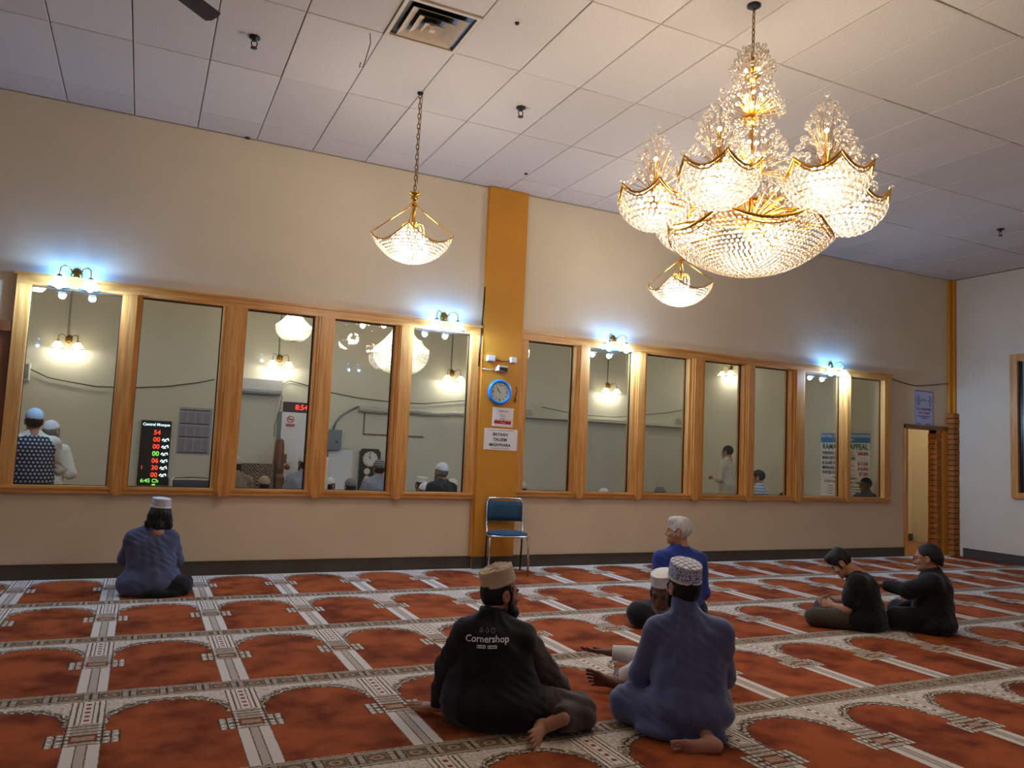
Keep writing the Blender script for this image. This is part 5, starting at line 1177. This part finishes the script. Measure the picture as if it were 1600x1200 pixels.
a_ = on_z(578, 52, H); b = MB(); b.tube([a_, a_+Vector((.01, 0, -.08)), a_+Vector((-.01, .05, -.2)), a_+Vector((-.02, .08, -.25)), a_+Vector((-.05, .08, -.26)), a_+Vector((-.04, .08, -.22))], .004, 5); tag(b.obj('dangling_wire', MT['wire']), 'short wire dangling from the ceiling beside the vent', 'wire')
# ceiling fan whose blade tip enters the top of the picture
tip = on_z(336, 28, 4.36); mid = on_z(296, -2, 4.36); fd = (mid-tip); fd.z = 0; fd.normalize(); hub = tip+fd*.72
t = thing('ceiling_fan', 'dark ceiling fan with one blade tip showing at the top left', 'fan', (hub.x, hub.y, 0), math.atan2(-fd.y, -fd.x))
b = MB(); b.lathe([(.001, 4.30), (.09, 4.31), (.11, 4.35), (.10, 4.42), (.03, 4.45), (.014, 4.46), (.014, H-.05), (.06, H-.03), (.06, H)], seg=20); b.obj('motor', MT['blackmetal'], t, True)
for k in range(3):
    R_ = Matrix.Rotation(k*2*PI/3, 3, 'Z'); b = MB()
    vs = [(.10, -.03, 4.365), (.22, -.06, 4.372), (.70, -.065, 4.375), (.72, -.03, 4.37), (.72, .03, 4.352), (.70, .065, 4.347), (.22, .06, 4.35), (.10, .03, 4.355)]
    vv = [R_ @ Vector(p) for p in vs]+[R_ @ Vector((p[0], p[1], p[2]-.008)) for p in vs]
    b.add(vv, [tuple(range(8)), tuple(range(15, 7, -1))]+[(i, 8+i, 8+(i+1) % 8, (i+1) % 8) for i in range(8)]); b.obj('blade', mat('dark_fan_blade', (58, 46, 40), .5) if k == 0 else bpy.data.materials['dark_fan_blade'], t)
# ------------------------------------------------------------------ second room: things on the far wall
YW = YB-.002
def wq(u, v): return on_y(u, v, YW)
def wbox(t, nm, x0, x1, z0, z1, m, y0=-.03, y1=0): b = MB(); b.box((x0, y0, z0), (x1, y1, z1)); return b.obj(nm, m, t)
# prayer-time board
p = wq(241, 707); t = thing('prayer_time_board', 'tall black prayer-time board with red digits seen through the second pane', 'display', (p.x, YW, 1.135))
wbox(t, 'case', -.225, .225, -.525, .525, MT['black'], -.05); wbox(t, 'foot', .16, .25, -.525, -.40, MT['black'], -.06)
text('lit_title', 'Central Mosque', (0, -.053, .46), .062, MT['led_white'], t, bold=.0016)
for i, (d_, z, m) in enumerate((('54', .33, 'led_red'), ('00', .215, 'led_red'), ('00', .10, 'led_red'), ('00', -.015, 'led_green'), ('06', -.13, 'led_red'), ('30', -.245, 'led_red'), ('00', -.36, 'led_red'))):
    text('lit_digits', d_, (.02, -.053, z), .105, MT[m], t, bold=.002)
    if d_ == '30': text('lit_digits', '1', (-.17, -.053, z), .085, MT['led_red'], t)
    if i:
        b = MB(); x0 = .10
        b.tube([(x0+.00, -.053, z-.01), (x0+.02, -.053, z+.018), (x0+.04, -.053, z-.008), (x0+.06, -.053, z+.01), (x0+.09, -.053, z+.02+.005*(i % 3)), (x0+.10, -.053, z-.012)], .010, 4); b.tube([(x0+.02, -.053, z-.022), (x0+.07, -.053, z-.02)], .006, 4); b.obj('lit_name', MT['led_white'], t)
text('lit_clock', '6:45 Ch', (-.04, -.053, -.455), .085, MT['led_green'], t, bold=.0015); wbox(t, 'lit_mark', .0, .05, -.525, -.505, MT['led_green'], -.053)
# calendar sheet
p = wq(304, 673); t = thing('calendar_sheet', 'grey printed timetable sheet on the far wall beside the prayer-time board', 'poster', (p.x, YW, 1.52)); wbox(t, 'sheet', -.26, .26, -.39, .39, mat('grey_printed_paper', (160, 158, 166), .7, var=.15, scale=60), -.004)
for j in range(3):
    for i in range(4): wbox(t, 'printed_table', -.235+.12*i, -.135+.12*i, -.345+.225*j, -.145+.225*j, mat('grey_table_print', (140, 138, 148), .7, var=.3, scale=120) if (i, j) == (0, 0) else bpy.data.materials['grey_table_print'], -.006)
for z in (.345, .12, -.10, -.36): wbox(t, 'printed_rule', -.24, .22, z-.008, z+.008, MT['ink'], -.0065)
# speaker, air conditioner, wires
p = wq(38, 581); t = thing('wall_speaker', 'small white speaker box at the left edge of the far wall', 'speaker', p); wbox(t, 'case', -.07, .08, -.13, .13, MT['white'], -.12); wbox(t, 'grille', -.055, .065, -.115, .115, mat('speaker_grille', (150, 150, 148), .8), -.124, -.119)
p = wq(405, 604); t = thing('air_conditioner', 'long white air conditioner on the far wall behind the third pane', 'air conditioner', p)
b = MB(); b.add([(-.45, 0, -.13), (-.45, -.15, -.13), (-.45, -.19, -.06), (-.45, -.18, .12), (-.45, 0, .14), (.37, 0, -.13), (.37, -.15, -.13), (.37, -.19, -.06), (.37, -.18, .12), (.37, 0, .14)], [(0, 1, 2, 3, 4), (9, 8, 7, 6, 5), (0, 5, 6, 1), (1, 6, 7, 2), (2, 7, 8, 3), (3, 8, 9, 4), (4, 9, 5, 0)]); b.obj('casing', MT['whitepaint'], t); wbox(t, 'outlet_flap', -.42, .34, -.135, -.10, MT['greypaint'], -.185, -.10)
def wwire(label, pts, r=.008, m=None, off=.03): cable('cable', label, [wq(*q)+Vector((0, -off, 0)) for q in pts], r, m or MT['wire'])
wwire('thin cable sagging across the far wall behind the first two panes', [(48, 577), (75, 590), (110, 597), (150, 604), (205, 606), (260, 604), (310, 598), (335, 593)], .009)
wwire('thin cable running along the far wall right of the air conditioner', [(441, 601), (452, 595), (475, 601), (515, 613), (560, 622), (610, 628), (660, 631), (740, 625)], .008)
wwire('pair of thin cables dropping from the air conditioner', [(440, 618), (436, 640), (428, 665), (427, 683)], .006, None, .075)
wwire('thin cable along the far wall right of the pillar', [(845, 636), (870, 641), (900, 648), (960, 652), (1040, 645), (1066, 640)], .006)
# digital clock, sign, door, electric panel
p = wq(465, 637); t = thing('digital_clock', 'dark digital clock with red numerals above the white door', 'clock', p); wbox(t, 'case', -.25, .25, -.09, .09, mat('dark_red_case', (52, 18, 18), .4), -.05); text('lit_digits', '8:54', (.06, -.053, 0), .13, MT['led_red'], t, bold=.002)
t = thing('white_door', 'white panelled door on the far wall under the digital clock', 'door', (2.63, YW, 0)); wbox(t, 'leaf', -.44, .25, 0, 1.93, MT['whitepaint'], -.05); wbox(t, 'inset_panel', .04, .22, 1.0, 1.8, MT['white'], -.058, -.05); wbox(t, 'latch', .0, .10, 1.26, 1.31, MT['steel'], -.08, -.05)
for z in (1.10, .92): wbox(t, 'posted_card', -.40, -.22, z-.07, z+.07, MT['paper'], -.056, -.051); wbox(t, 'card_rule', -.39, -.23, z-.06, z-.054, MT['steel'], -.057, -.055)
wbox(t, 'edge_trim', -.50, -.44, 0, 1.93, MT['greypaint'], -.04)
p = wq(453, 658); t = thing('no_smoking_sign', 'small red no-smoking sign on the white door', 'sign', (p.x, YW-.054, p.z)); wbox(t, 'plate', -.085, .085, -.11, .11, MT['paper'], -.003)
b = MB(); b.tube([(.055*math.cos(a), -.005, .03+.055*math.sin(a)) for a in np.linspace(0, 2*PI, 21)[:-1]], .007, 5, closed=True); b.tube([(-.04, -.005, .07), (.04, -.005, -.01)], .006, 5); b.obj('prohibition_ring', MT['redink'], t); wbox(t, 'cigarette', -.035, .035, .022, .038, MT['ink'], -.0045); wbox(t, 'red_band', -.075, .075, -.095, -.05, MT['redink'], -.0045); text('sign_words', 'NO SMOKING', (0, -.006, -.072), .021, MT['whiteink'], t)
p = wq(519, 687); t = thing('electric_panel', 'grey electrical panel box on the far wall behind the fourth pane', 'panel', (p.x, YW-.034, p.z)); wbox(t, 'box', -.16, .14, -.18, .18, MT['greypaint'], -.10); wbox(t, 'cover', -.145, .125, -.165, .165, MT['greypaint'], -.108, -.10); wbox(t, 'latch', .03, .07, -.05, -.02, MT['black'], -.114, -.107)
wwire('grey conduit curving from the electrical panel up to the pipe', [(520, 671), (524, 660), (532, 650), (545, 642), (556, 637)], .018, MT['steel']); wwire('grey conduit dropping below the electrical panel', [(510, 702), (510, 712), (504, 720)], .018, MT['steel'], .075)
t = thing('white_hatch', 'low white hatch board on the far wall below the electrical panel', 'hatch', (3.22, YW, 0)); wbox(t, 'board', -.32, .27, .0, 1.31, MT['whitepaint'], -.03); wbox(t, 'upper_board', .03, .27, 1.33, 1.66, MT['wall2'], -.012)
p = wq(590, 668); t = thing('wall_frame', 'empty picture moulding outlining a rectangle on the far wall', 'frame', (p.x, YW, 0))
for x0, x1, z0, z1 in ((-.27, .9, 1.60, 1.625), (-.27, -.25, 1.60, 2.06), (-.42, .9, 2.09, 2.115)): wbox(t, 'moulding', x0, x1, z0, z1, mat('brown_moulding', (120, 96, 66), .6) if 'brown_moulding' not in bpy.data.materials else bpy.data.materials['brown_moulding'], -.02)
b = MB(); pts = [Vector((x, YW-.09+.01*math.sin(x*9), 2.05+.012*math.sin(x*6)+.004*x)) for x in np.linspace(3.55, 6.6, 30)]; b.tube(pts, [.055+.006*math.sin(i*1.7) for i in range(30)], 10); tag(b.obj('wrapped_pipe', mat('grey_pipe_wrap', (186, 182, 172), .7, var=.15, scale=20, bump=.4, bscale=30), None, True), 'thick grey wrapped pipe along the far wall', 'pipe')
b = MB(); b.box((6.5, YW-.16, 2.105), (XS-.02, YW, 2.165)); tag(b.obj('wall_ledge', MT['wall2']), 'long pale ledge running along the far wall right of the pillar', 'ledge')
p = wq(1066, 655); t = thing('wall_box', 'small grey box at the right end of the ledge', 'box', (p.x-.05, YW-.16, p.z)); wbox(t, 'case', -.07, .07, -.12, .14, MT['wire_w'], -.06)
p = wq(820, 637); t = thing('vent_box', 'pale ventilation box on the far wall just right of the pillar', 'box', (p.x-.1, YW, p.z)); wbox(t, 'case', -.2, .2, -.16, .12, MT['wall2'], -.2); [wbox(t, 'slot', -.17, .17, -.14+.035*k, -.125+.035*k, MT['wire_w'], -.206, -.199) for k in range(3)]
# tall wall clock
p = wq(577, 714); t = thing('pendulum_clock', 'tall dark green wall clock with a round white dial and two small dials', 'clock', (p.x, YW, p.z))
b = MB(); b.add([(-.19, 0, -.62), (.19, 0, -.62), (.19, 0, .08), (.15, 0, .15), (-.15, 0, .15), (-.19, 0, .08), (-.19, -.08, -.62), (.19, -.08, -.62), (.19, -.08, .08), (.15, -.08, .15), (-.15, -.08, .15), (-.19, -.08, .08)], [(5, 4, 3, 2, 1, 0), (6, 7, 8, 9, 10, 11)]+[(i, (i+1) % 6, 6+(i+1) % 6, 6+i) for i in range(6)]); b.obj('case', MT['clock_green'], t)
for c_, r in (((0, -.082, -.035), .14), ((-.05, -.082, -.26), .06), ((-.045, -.082, -.385), .05)): b = MB(); b.disc(c_, r, (0, -1, 0), 28); b.obj('dial', MT['dial'], t); b = MB(); b.tube([(c_[0]+r*math.cos(a), -.082, c_[2]+r*math.sin(a)) for a in np.linspace(0, 2*PI, 25)[:-1]], .006, 5, closed=True); b.obj('bezel', MT['gold'], t)
for a, L_ in ((math.radians(-40), .075), (math.radians(-8), .11)): b = MB(); b.box((-.005, -.001, -.01), (.005, .001, L_), Matrix.Rotation(a, 3, 'Y'), (0, -.085, -.035)); b.obj('hand', MT['ink'], t)
for k in range(12): a = k*PI/6; b = MB(); b.cbox((.115*math.sin(a), -.084, -.035+.115*math.cos(a)), (.012, .002, .022), Matrix.Rotation(a, 3, 'Y')); b.obj('hour_mark', MT['ink'], t)
# carved pulpit post and patterned prayer chair
p = wq(430, 690); t = thing('carved_post', 'reddish brown carved wooden pulpit post leaning beside the white door', 'post', (2.14, YW-.35, 0), 0)
b = MB(); b.lathe([(.10, 0), (.12, .1), (.11, .5), (.13, .62), (.12, .80), (.09, .86), (.10, .95), (.085, 1.2), (.075, 1.38), (.06, 1.44), (.001, 1.47)], (0, 0, 0), 10); b.obj('shaft', MT['darkwood'], t); b = MB(); b.ball((.14, -.04, .98), .05, 12, 8); b.obj('knob', MT['darkwood'], t, True); b = MB(); b.cbox((.08, -.05, 1.12), (.07, .08, .16)); b.obj('bracket', MT['darkwood'], t)
m, nt, bb = newmat('damask_weave'); x, y, z, tc = coords(nt); vo = nt.nodes.new('ShaderNodeTexVoronoi'); vo.inputs['Scale'].default_value = 34; nt.links.new(tc.outputs['Object'], vo.inputs['Vector']); wv = sn(ab(x)*130.0)*sn(z*110.0)+X(vo.outputs['Distance'])*1.2
nt.links.new(colmix(wv > .55, C4((38, 30, 28)), C4((150, 128, 108))), bb.inputs['Base Color']); bb.inputs['Roughness'].default_value = .9; DAMASK = m
t = thing('damask_armchair', 'armchair with dark patterned damask back near the carved post', 'chair', (1.78, YW-.5, 0)); wbox(t, 'back', -.26, .26, .45, 1.03, DAMASK, -.06, .06); wbox(t, 'seat', -.26, .26, .36, .46, DAMASK, -.5, .06); wbox(t, 'post', .24, .29, 0, 1.05, MT['blackmetal'], -.03, .03); wbox(t, 'post', -.29, -.24, 0, 1.05, MT['blackmetal'], -.03, .03); wbox(t, 'leg', .24, .28, 0, .36, MT['blackmetal'], -.48, -.44); wbox(t, 'leg', -.28, -.24, 0, .36, MT['blackmetal'], -.48, -.44)
# appeal poster on the end wall
ya, yb = on_x(1283, 700, XS).y, on_x(1360, 700, XS).y; W_ = ya-yb; zt = on_x(1320, 677, XS).z; zb_ = .85
t = thing('appeal_poster', 'large white fundraising poster with blue header on the end wall', 'poster', (XS-.002, (ya+yb)/2, (zt+zb_)/2), -PI/2); hW, hH = W_/2, (zt-zb_)/2
flat(t, 'sheet', -hW, hW, -hH, hH, MT['paper'], -.002); flat(t, 'blue_header', -hW, hW, hH-.17, hH, MT['blueink'], -.004)
def pt(body, x, z, size, m, al='LEFT', bold=.001, sx=1): text('printed_text', body, (x, -.006, z), size, m, t, align=al, bold=bold, sx=sx)
pt('CENTRAL MOSQUE SCARBOROUGH', 0, hH-.05, .078, MT['whiteink'], 'CENTER', sx=.86); pt('416        SEPT', 0, hH-.125, .07, MT['whiteink'], 'CENTER'); pt('RAMADAN APPEAL', 0, hH-.245, .135, MT['greenink'], 'CENTER', .003, .86)
L0 = -hW+.04
for i, (a, c_) in enumerate((('PARKING LOT ASPHALT', '$40,000'), ('MAIN ENTRANCE DOORS', ''), ('& GLASS PANELS', '$17,500'), ('MIHRAAB &', '$16,000'), ('WATER FOUNTAIN', '$7,200'))):
    z = hH-.36-.088*i; pt(a, L0, z, .078, MT['ink'], bold=.002, sx=.8)
    if c_: pt(c_, hW-.04, z, .078, MT['redink'], 'RIGHT', .002, .85); flat(t, 'printed_rule', .10, .22, z-.035, z-.028, MT['ink'], -.005)
pt('"THE BEST CHARITY', 0, hH-.80, .06, MT['greenink'], 'CENTER'); pt('IS THAT GIVEN IN RAMADAN." (TIRMIDHI)', 0, hH-.87, .055, MT['greenink'], 'CENTER', sx=.85)
for i in range(4): flat(t, 'printed_rule', .02, .34, hH-.95-.045*i, hH-.937-.045*i, MT['ink'], -.005); flat(t, 'printed_rule', -.36, -.36+.1+.03*(i % 2), hH-.95-.045*i, hH-.94-.045*i, MT['redink'], -.005)
# ------------------------------------------------------------------ congregation in the second room
def base_person(pose):
    """arrays of a figure facing +Y: body and robe; returns them with the crown height"""
    if pose == 'floor':
        J = dict(pelvis=(0, 0, .12), chest=(0, .02, .40), neck=(0, .03, .555), head=(0, .05, .69), shL=(-.17, .02, .47), shR=(.17, .02, .47), elL=(-.23, .10, .25), elR=(.23, .10, .25), wrL=(-.12, .28, .16), wrR=(.12, .28, .16), hipL=(-.1, 0, .1), hipR=(.1, 0, .1), knL=(-.32, .26, .1), knR=(.32, .26, .1), anL=(.1, .3, .06), anR=(-.1, .32, .06))
    elif pose == 'chair':
        J = dict(pelvis=(0, 0, .54), chest=(0, .02, .82), neck=(0, .03, .975), head=(0, .05, 1.11), shL=(-.18, .02, .89), shR=(.18, .02, .89), elL=(-.24, .08, .66), elR=(.24, .08, .66), wrL=(-.14, .3, .6), wrR=(.14, .3, .6), hipL=(-.1, 0, .52), hipR=(.1, 0, .52), knL=(-.13, .42, .5), knR=(.13, .42, .5), anL=(-.13, .42, .08), anR=(.13, .42, .08))
    else:
        J = dict(pelvis=(0, 0, .95), chest=(0, .01, 1.25), neck=(0, .02, 1.42), head=(0, .045, 1.56), shL=(-.19, .01, 1.33), shR=(.19, .01, 1.33), elL=(-.27, .06, 1.06), elR=(.27, .06, 1.06), wrL=(-.06, .26, 1.08), wrR=(.06, .26, 1.10), hipL=(-.1, 0, .92), hipR=(.1, 0, .92), knL=(-.11, .02, .5), knR=(.11, .02, .5), anL=(-.11, 0, .08), anR=(.11, 0, .08))
    J['look'] = ((0, 1, -.05), (0, 0, 1)); z0 = J['pelvis'][2]
    v = Vol((-.5, -.35, 0), (.5, .6, J['head'][2]), .014)
    v.ecap(J['pelvis'], J['chest'], (.15, .10), (.15, .10), (1, 0, 0), .04).cap(J['chest'], J['neck'], .09, .06, .05).cap(J['neck'], J['head'], .05, .05, .03)
    for s in 'LR': v.cap(J['chest'], J['sh'+s], .08, .055, .05).cap(J['sh'+s], J['el'+s], .047, .04, .02).cap(J['el'+s], J['wr'+s], .04, .027, .02).cap(J['hip'+s], J['kn'+s], .08, .055, .03).cap(J['kn'+s], J['an'+s], .052, .036, .03)
    v.half((0, 0, -1), (0, 0, .004)); V_, F_ = v.mesh(); R = frame(*J['look']); parts = [(V_, F_, 0)]; hv, hf = put(HEAD_M[:2], R, J['head']); parts.append((hv, hf, HEAD_M[2]))
    for s in 'LR':
        VF = HANDS['relaxed'] if s == 'R' else mirror(HANDS['relaxed']); hv, hf = put(VF, frame((.5 if s == 'L' else -.5, .8, 0), (0, 0, 1)), J['wr'+s]); parts.append((hv, hf, 0))
        VF = FOOT if s == 'R' else mirror(FOOT); hv, hf = put(VF, frame((0, 1, 0), (0, 0, 1)), J['an'+s], .98); parts.append((hv, hf, 0))
    body = join(parts)
    v = Vol((-.5, -.36, 0), (.5, .62, J['neck'][2]+.1), .012); p_, c_, n_ = J['pelvis'], J['chest'], J['neck']
    v.ecap(p_, c_, (.20, .16), (.20, .135), (1, 0, 0), .05).cap((-.15, .02, c_[2]+.06), (.15, .02, c_[2]+.06), .072, .072, .06).cap(c_, (0, .03, n_[2]+.005), .13, .066, .06).cap((0, .03, n_[2]), (-.15, .02, c_[2]+.08), .055, .06, .05).cap((0, .03, n_[2]), (.15, .02, c_[2]+.08), .055, .06, .05)
    for s in 'LR': v.path([J['sh'+s], J['el'+s], tuple(np.array(J['wr'+s])*.88+np.array(J['el'+s])*.12)], [.075, .066, .05], .03)
    if pose == 'floor':
        for s in 'LR': v.path([J['hip'+s], J['kn'+s], J['an'+s]], [.11, .095, .07], .04)
        v.ell((0, 0, .09), (.26, .2, .1), .05)
    elif pose == 'chair':
        for s in 'LR': v.path([J['hip'+s], J['kn'+s], (J['an'+s][0], J['an'+s][1], .12)], [.11, .095, .085], .04)
    else: v.ecap((0, 0, .35), p_, (.22, .17), (.19, .15), (1, 0, 0), .05); [v.cap(J['kn'+s], (J['an'+s][0], J['an'+s][1], .12), .08, .075, .03) for s in 'LR']
    v.folds(.005, 9, 24, 3).half((0, 0, -1), (0, 0, .004 if pose == 'floor' else .1)).cap((0, .03, n_[2]+.01), (0, .04, n_[2]+.1), .05, .05, .0, sub=True)
    return J, np_mesh('body', body[0], body[1], SKIN1, body[2]), np_mesh('robe', *v.mesh(), CAPW), R, J['head'][2]
POSES = {k: base_person(k) for k in ('floor', 'chair', 'standing')}
_hm = {}
def hp(pose, key, VF, mi=None, mats=None):
    if (pose, key) not in _hm:
        J, _, _, R, _ = POSES[pose]; hv, hf = put(VF, R, J['head']); _hm[(pose, key)] = np_mesh(key, hv, hf, mats or [CAPW], mi)
    return _hm[(pose, key)]
KNIT = skull_cap(); KUFI, KUFI_MI = cap_shape(.07, .99, .95, .14, .05)
robes = dict(white=cloth('white_robe', (222, 222, 224)), beige=cloth('beige_robe', (206, 190, 160)), black=cloth('black_robe', (34, 34, 38)), grey=cloth('grey_robe', (150, 152, 158)), brown=cloth('taupe_robe', (140, 118, 92)), cream=cloth('cream_robe', (232, 222, 200)), dark=cloth('charcoal_robe', (58, 56, 60)))
def strip_mat(name, c1, c2, f, axis=2):
    m, nt, bb = newmat(name); q = coords(nt)[axis]; nt.links.new(colmix(fr(q*f) < .5, C4(c1), C4(c2)), bb.inputs['Base Color']); bb.inputs['Roughness'].default_value = .85; return m
def dot_mat(name, c1, c2, f):
    m, nt, bb = newmat(name); x, y, z, tc = coords(nt); r = ab(fr(x*f+.5*X.op('FLOOR', z*f))-.5); q = ab(fr(z*f)-.5); nt.links.new(colmix((r*r+q*q) < .085, C4(c1), C4(c2)), bb.inputs['Base Color']); bb.inputs['Roughness'].default_value = .85; return m
robes['dots'] = dot_mat('dotted_waistcoat', (22, 22, 36), (188, 190, 206), 26.0); robes['stripes'] = strip_mat('striped_jersey', (130, 134, 136), (196, 198, 198), 22.0)
caps = dict(white=CAPW, ice=mat('pale_blue_cap', (186, 206, 226), .85), beige=mat('beige_knit_cap', (198, 184, 162), .85), grey=mat('grey_knit_cap', (128, 124, 122), .9, var=.3, scale=90), stripe=strip_mat('striped_knit_cap', (34, 32, 34), (168, 164, 160), 32.0), brown=mat('taupe_knit_cap', (176, 150, 124), .85, var=.15, scale=60))
def setmat(o, i, m): o.material_slots[i].link = 'OBJECT'; o.material_slots[i].material = m
SEATS = []
def worshipper(label, pose, u, v, Y, yaw, robe, cap, capkind='knit', hairm=BLACKHAIR, skin=None, beard=None, chairback=True, smax=1.12):
    p = on_y(u, v, Y); J, body, rb, R, hz = POSES[pose]; crown = hz+(.137 if cap else .128); s = min(smax, max(.8, p.z/crown))
    hy = .05*s; pos = Vector((p.x+hy*math.sin(yaw), p.y-hy*math.cos(yaw), 0))
    t = thing('person', label, 'person', pos, yaw, 'worshippers in the second room'); t.scale = (s, s, s)
    o = link('body', body, t)
    if skin: setmat(o, 0, skin[0])
    o = link('robe', rb, t); setmat(o, 0, robes[robe])
    if cap:
        o = link('hair', hp(pose, 'hair_fringe', hair('fringe')), t); setmat(o, 0, hairm)
        if capkind == 'knit': o = link('cap', hp(pose, 'cap_knit', KNIT), t); setmat(o, 0, caps[cap])
        else:
            o = link('cap', hp(pose, 'cap_kufi', KUFI, KUFI_MI, [CAPW, CAPW, CAPW]), t); [setmat(o, i, caps[cap]) for i in range(3)]
    else: o = link('hair', hp(pose, 'hair_short', hair('short')), t); setmat(o, 0, hairm)
    if beard: o = link('beard', hp(pose, 'beard', hair('beard')), t); setmat(o, 0, beard)
    if pose == 'chair': SEATS.append((pos, yaw, s, label.split(' before')[0].split(' in the ')[0].split(' half')[0]))
    return t
W = worshipper
vm = W('man in a dotted dark waistcoat and pale blue cap close behind the leftmost pane', 'standing', 55, 637, 9.25, .25, 'cream', 'ice', smax=1.15)
v = Vol((-.32, -.25, .55), (.32, .25, 1.5), .012); v.ecap((0, 0, .68), (0, 0, .95), (.215, .18), (.215, .178), (1, 0, 0), .05).ecap((0, 0, .95), (0, .01, 1.25), (.215, .178), (.215, .152), (1, 0, 0), .05).cap((-.15, .02, 1.31), (.15, .02, 1.31), .088, .088, .06).cap((0, .02, 1.3), (0, .03, 1.42), .13, .07, .05).half((0, 0, -1), (0, 0, .62)).cap((0, .02, 1.42), (0, .05, 1.5), .064, .064, .0, sub=True); cloth_obj(vm, 'waistcoat', v, robes['dots'])
W('man in a white cap and cream robe just right of the dotted waistcoat', 'standing', 83, 656, 9.95, -.5, 'cream', 'white', 'knit', GREYBEARD, SKIN4, GREYBEARD)
W('man in a beige cap half hidden by the third pane left edge', 'chair', 369, 711, 11.2, .1, 'brown', 'beige')
W('man in a small taupe cap below the patterned armchair', 'floor', 413, 743, 12.6, .1, 'dark', 'brown')
W('man in a grey white cap and pale robe before the white door', 'chair', 477, 708, 11.0, .15, 'grey', 'white', 'knit', BLACKHAIR, None, BLACKHAIR)
W('man in a cream robe standing before the hatch beside the third mullion', 'standing', 498, 690, 12.7, .6, 'cream', 'white', 'kufi')
W('man in a low white cap at the left of the fourth pane', 'floor', 516, 745, 13.2, -.9, 'dark', 'white', 'knit')
W('man in a dark grey knitted cap low in the fourth pane', 'floor', 548, 746, 12.3, .1, 'dark', 'grey')
W('man in a striped black and grey cap before the pendulum clock', 'chair', 593, 717, 10.9, .1, 'grey', 'stripe')
W('man in a white and black cap low in the fifth pane', 'floor', 658, 744, 12.9, .2, 'dark', 'white', 'kufi')
W('man in a round white cap bent low beside the black robed man', 'floor', 664, 753, 11.1, .5, 'white', 'white')
W('man in a white embroidered cap and black robe in the fifth pane', 'chair', 690, 722, 10.2, .3, 'black', 'white', 'knit', GREYBEARD, SKIN1, GREYBEARD)
W('man in a white cap behind the shoulder of the black robed man', 'floor', 707, 747, 13.3, .0, 'white', 'white')
W('man in a pale cap just right of the ochre pillar', 'floor', 814, 742, 12.0, .1, 'dark', 'beige')
W('man whose white cap top shows in the second pane right of the pillar', 'floor', 943, 762, 11.4, .0, 'dark', 'white')
W('man in a dark cap low in the third pane right of the pillar', 'floor', 1030, 760, 11.8, .2, 'dark', 'stripe')
W('dark-haired man in a beige shirt standing with folded arms', 'standing', 1136, 696, 11.6, .35, 'beige', None)
W('dark-haired youth in a striped jersey in the sixth pane', 'chair', 1184, 734, 10.2, .7, 'stripes', None)
W('man with black hair low beside the striped youth', 'floor', 1224, 762, 10.3, .3, 'dark', None)
W('dark-haired man in black before the fundraising poster', 'chair', 1352, 746, 9.3, 1.5, 'black', None, 'knit', BLACKHAIR, SKIN2)
# chairs under the seated men, and two empty ones whose backs show over the sill
GREYFAB = mat('charcoal_upholstery', (66, 68, 74), .8, var=.1, scale=40)
proto = thing('grey_chair', '', 'chair', (0, 0, 0), 0, 'grey padded chairs in the second room'); chair_parts(proto, GREYFAB)
def place_chair(label, pos, yaw, s, first=[True]):
    if first[0]: c = proto; first[0] = False
    else:
        c = proto.copy(); COL.objects.link(c)
        for ch_ in list(proto.children): q = ch_.copy(); COL.objects.link(q); q.parent = c
    c.location = pos; c.rotation_euler = (0, 0, yaw+PI); c.scale = (s, s, s*.86); c['label'] = label
for pos, yaw, s, lab in SEATS:
    off = Vector((-math.sin(yaw), math.cos(yaw), 0))*.02*s
    place_chair('grey padded chair under the '+lab, pos+off, yaw, s)
p = on_y(97, 690, 11.4); place_chair('grey padded chair right of the cream robed man', Vector((p.x, p.y, 0)), -1.0, p.z/(.83*.86))
p = on_y(305, 747, 10.6); place_chair('grey padded chair below the printed timetable', Vector((p.x, p.y, 0)), PI, p.z/(.83*.86))

# ------------------------------------------------------------------ printed, lit and fitted pieces belong to the part that carries them
HOSTS = {'paper_notice': 'sheet', 'distancing_poster': 'sheet', 'appeal_poster': 'sheet', 'calendar_sheet': 'sheet', 'prayer_time_board': 'case', 'digital_clock': 'case', 'wall_clock': 'dial', 'pendulum_clock': 'dial', 'no_smoking_sign': 'plate', 'electric_panel': 'cover', 'white_door': 'leaf', 'wall_speaker': 'case', 'vent_box': 'case'}
MOVE = ('printed_', 'lit_', 'numeral', 'hour_', 'minute_', 'hand', 'prohibition', 'cigarette', 'red_band', 'blue_header', 'sign_words', 'latch', 'inset_panel', 'grille', 'slot', 'card_rule')
for o in list(bpy.data.objects):
    if o.parent is not None or o.type != 'EMPTY': continue
    kind = o.name.split('.')[0]; ch_ = list(o.children)
    if kind in HOSTS:
        host = next((c for c in ch_ if c.name.split('.')[0] == HOSTS[kind]), None)
        for c in ch_:
            if host and c is not host and c.name.startswith(MOVE): c.parent = host
    elif kind == 'wall_sconce':
        arms = [c for c in ch_ if c.name.startswith('arm')]
        for nm in ('shade', 'bulb'):
            for a_, c in zip(arms, [c for c in ch_ if c.name.startswith(nm) and c.type == 'MESH']): c.parent = a_
    elif kind == 'person':
        host = next((c for c in ch_ if c.name.split('.')[0] in ('vest', 'tunic', 'jacket')), None)
        for c in ch_:
            if host and c.name.startswith(('printed_', 'collar', 'button', 'shirt_collar')): c.parent = host
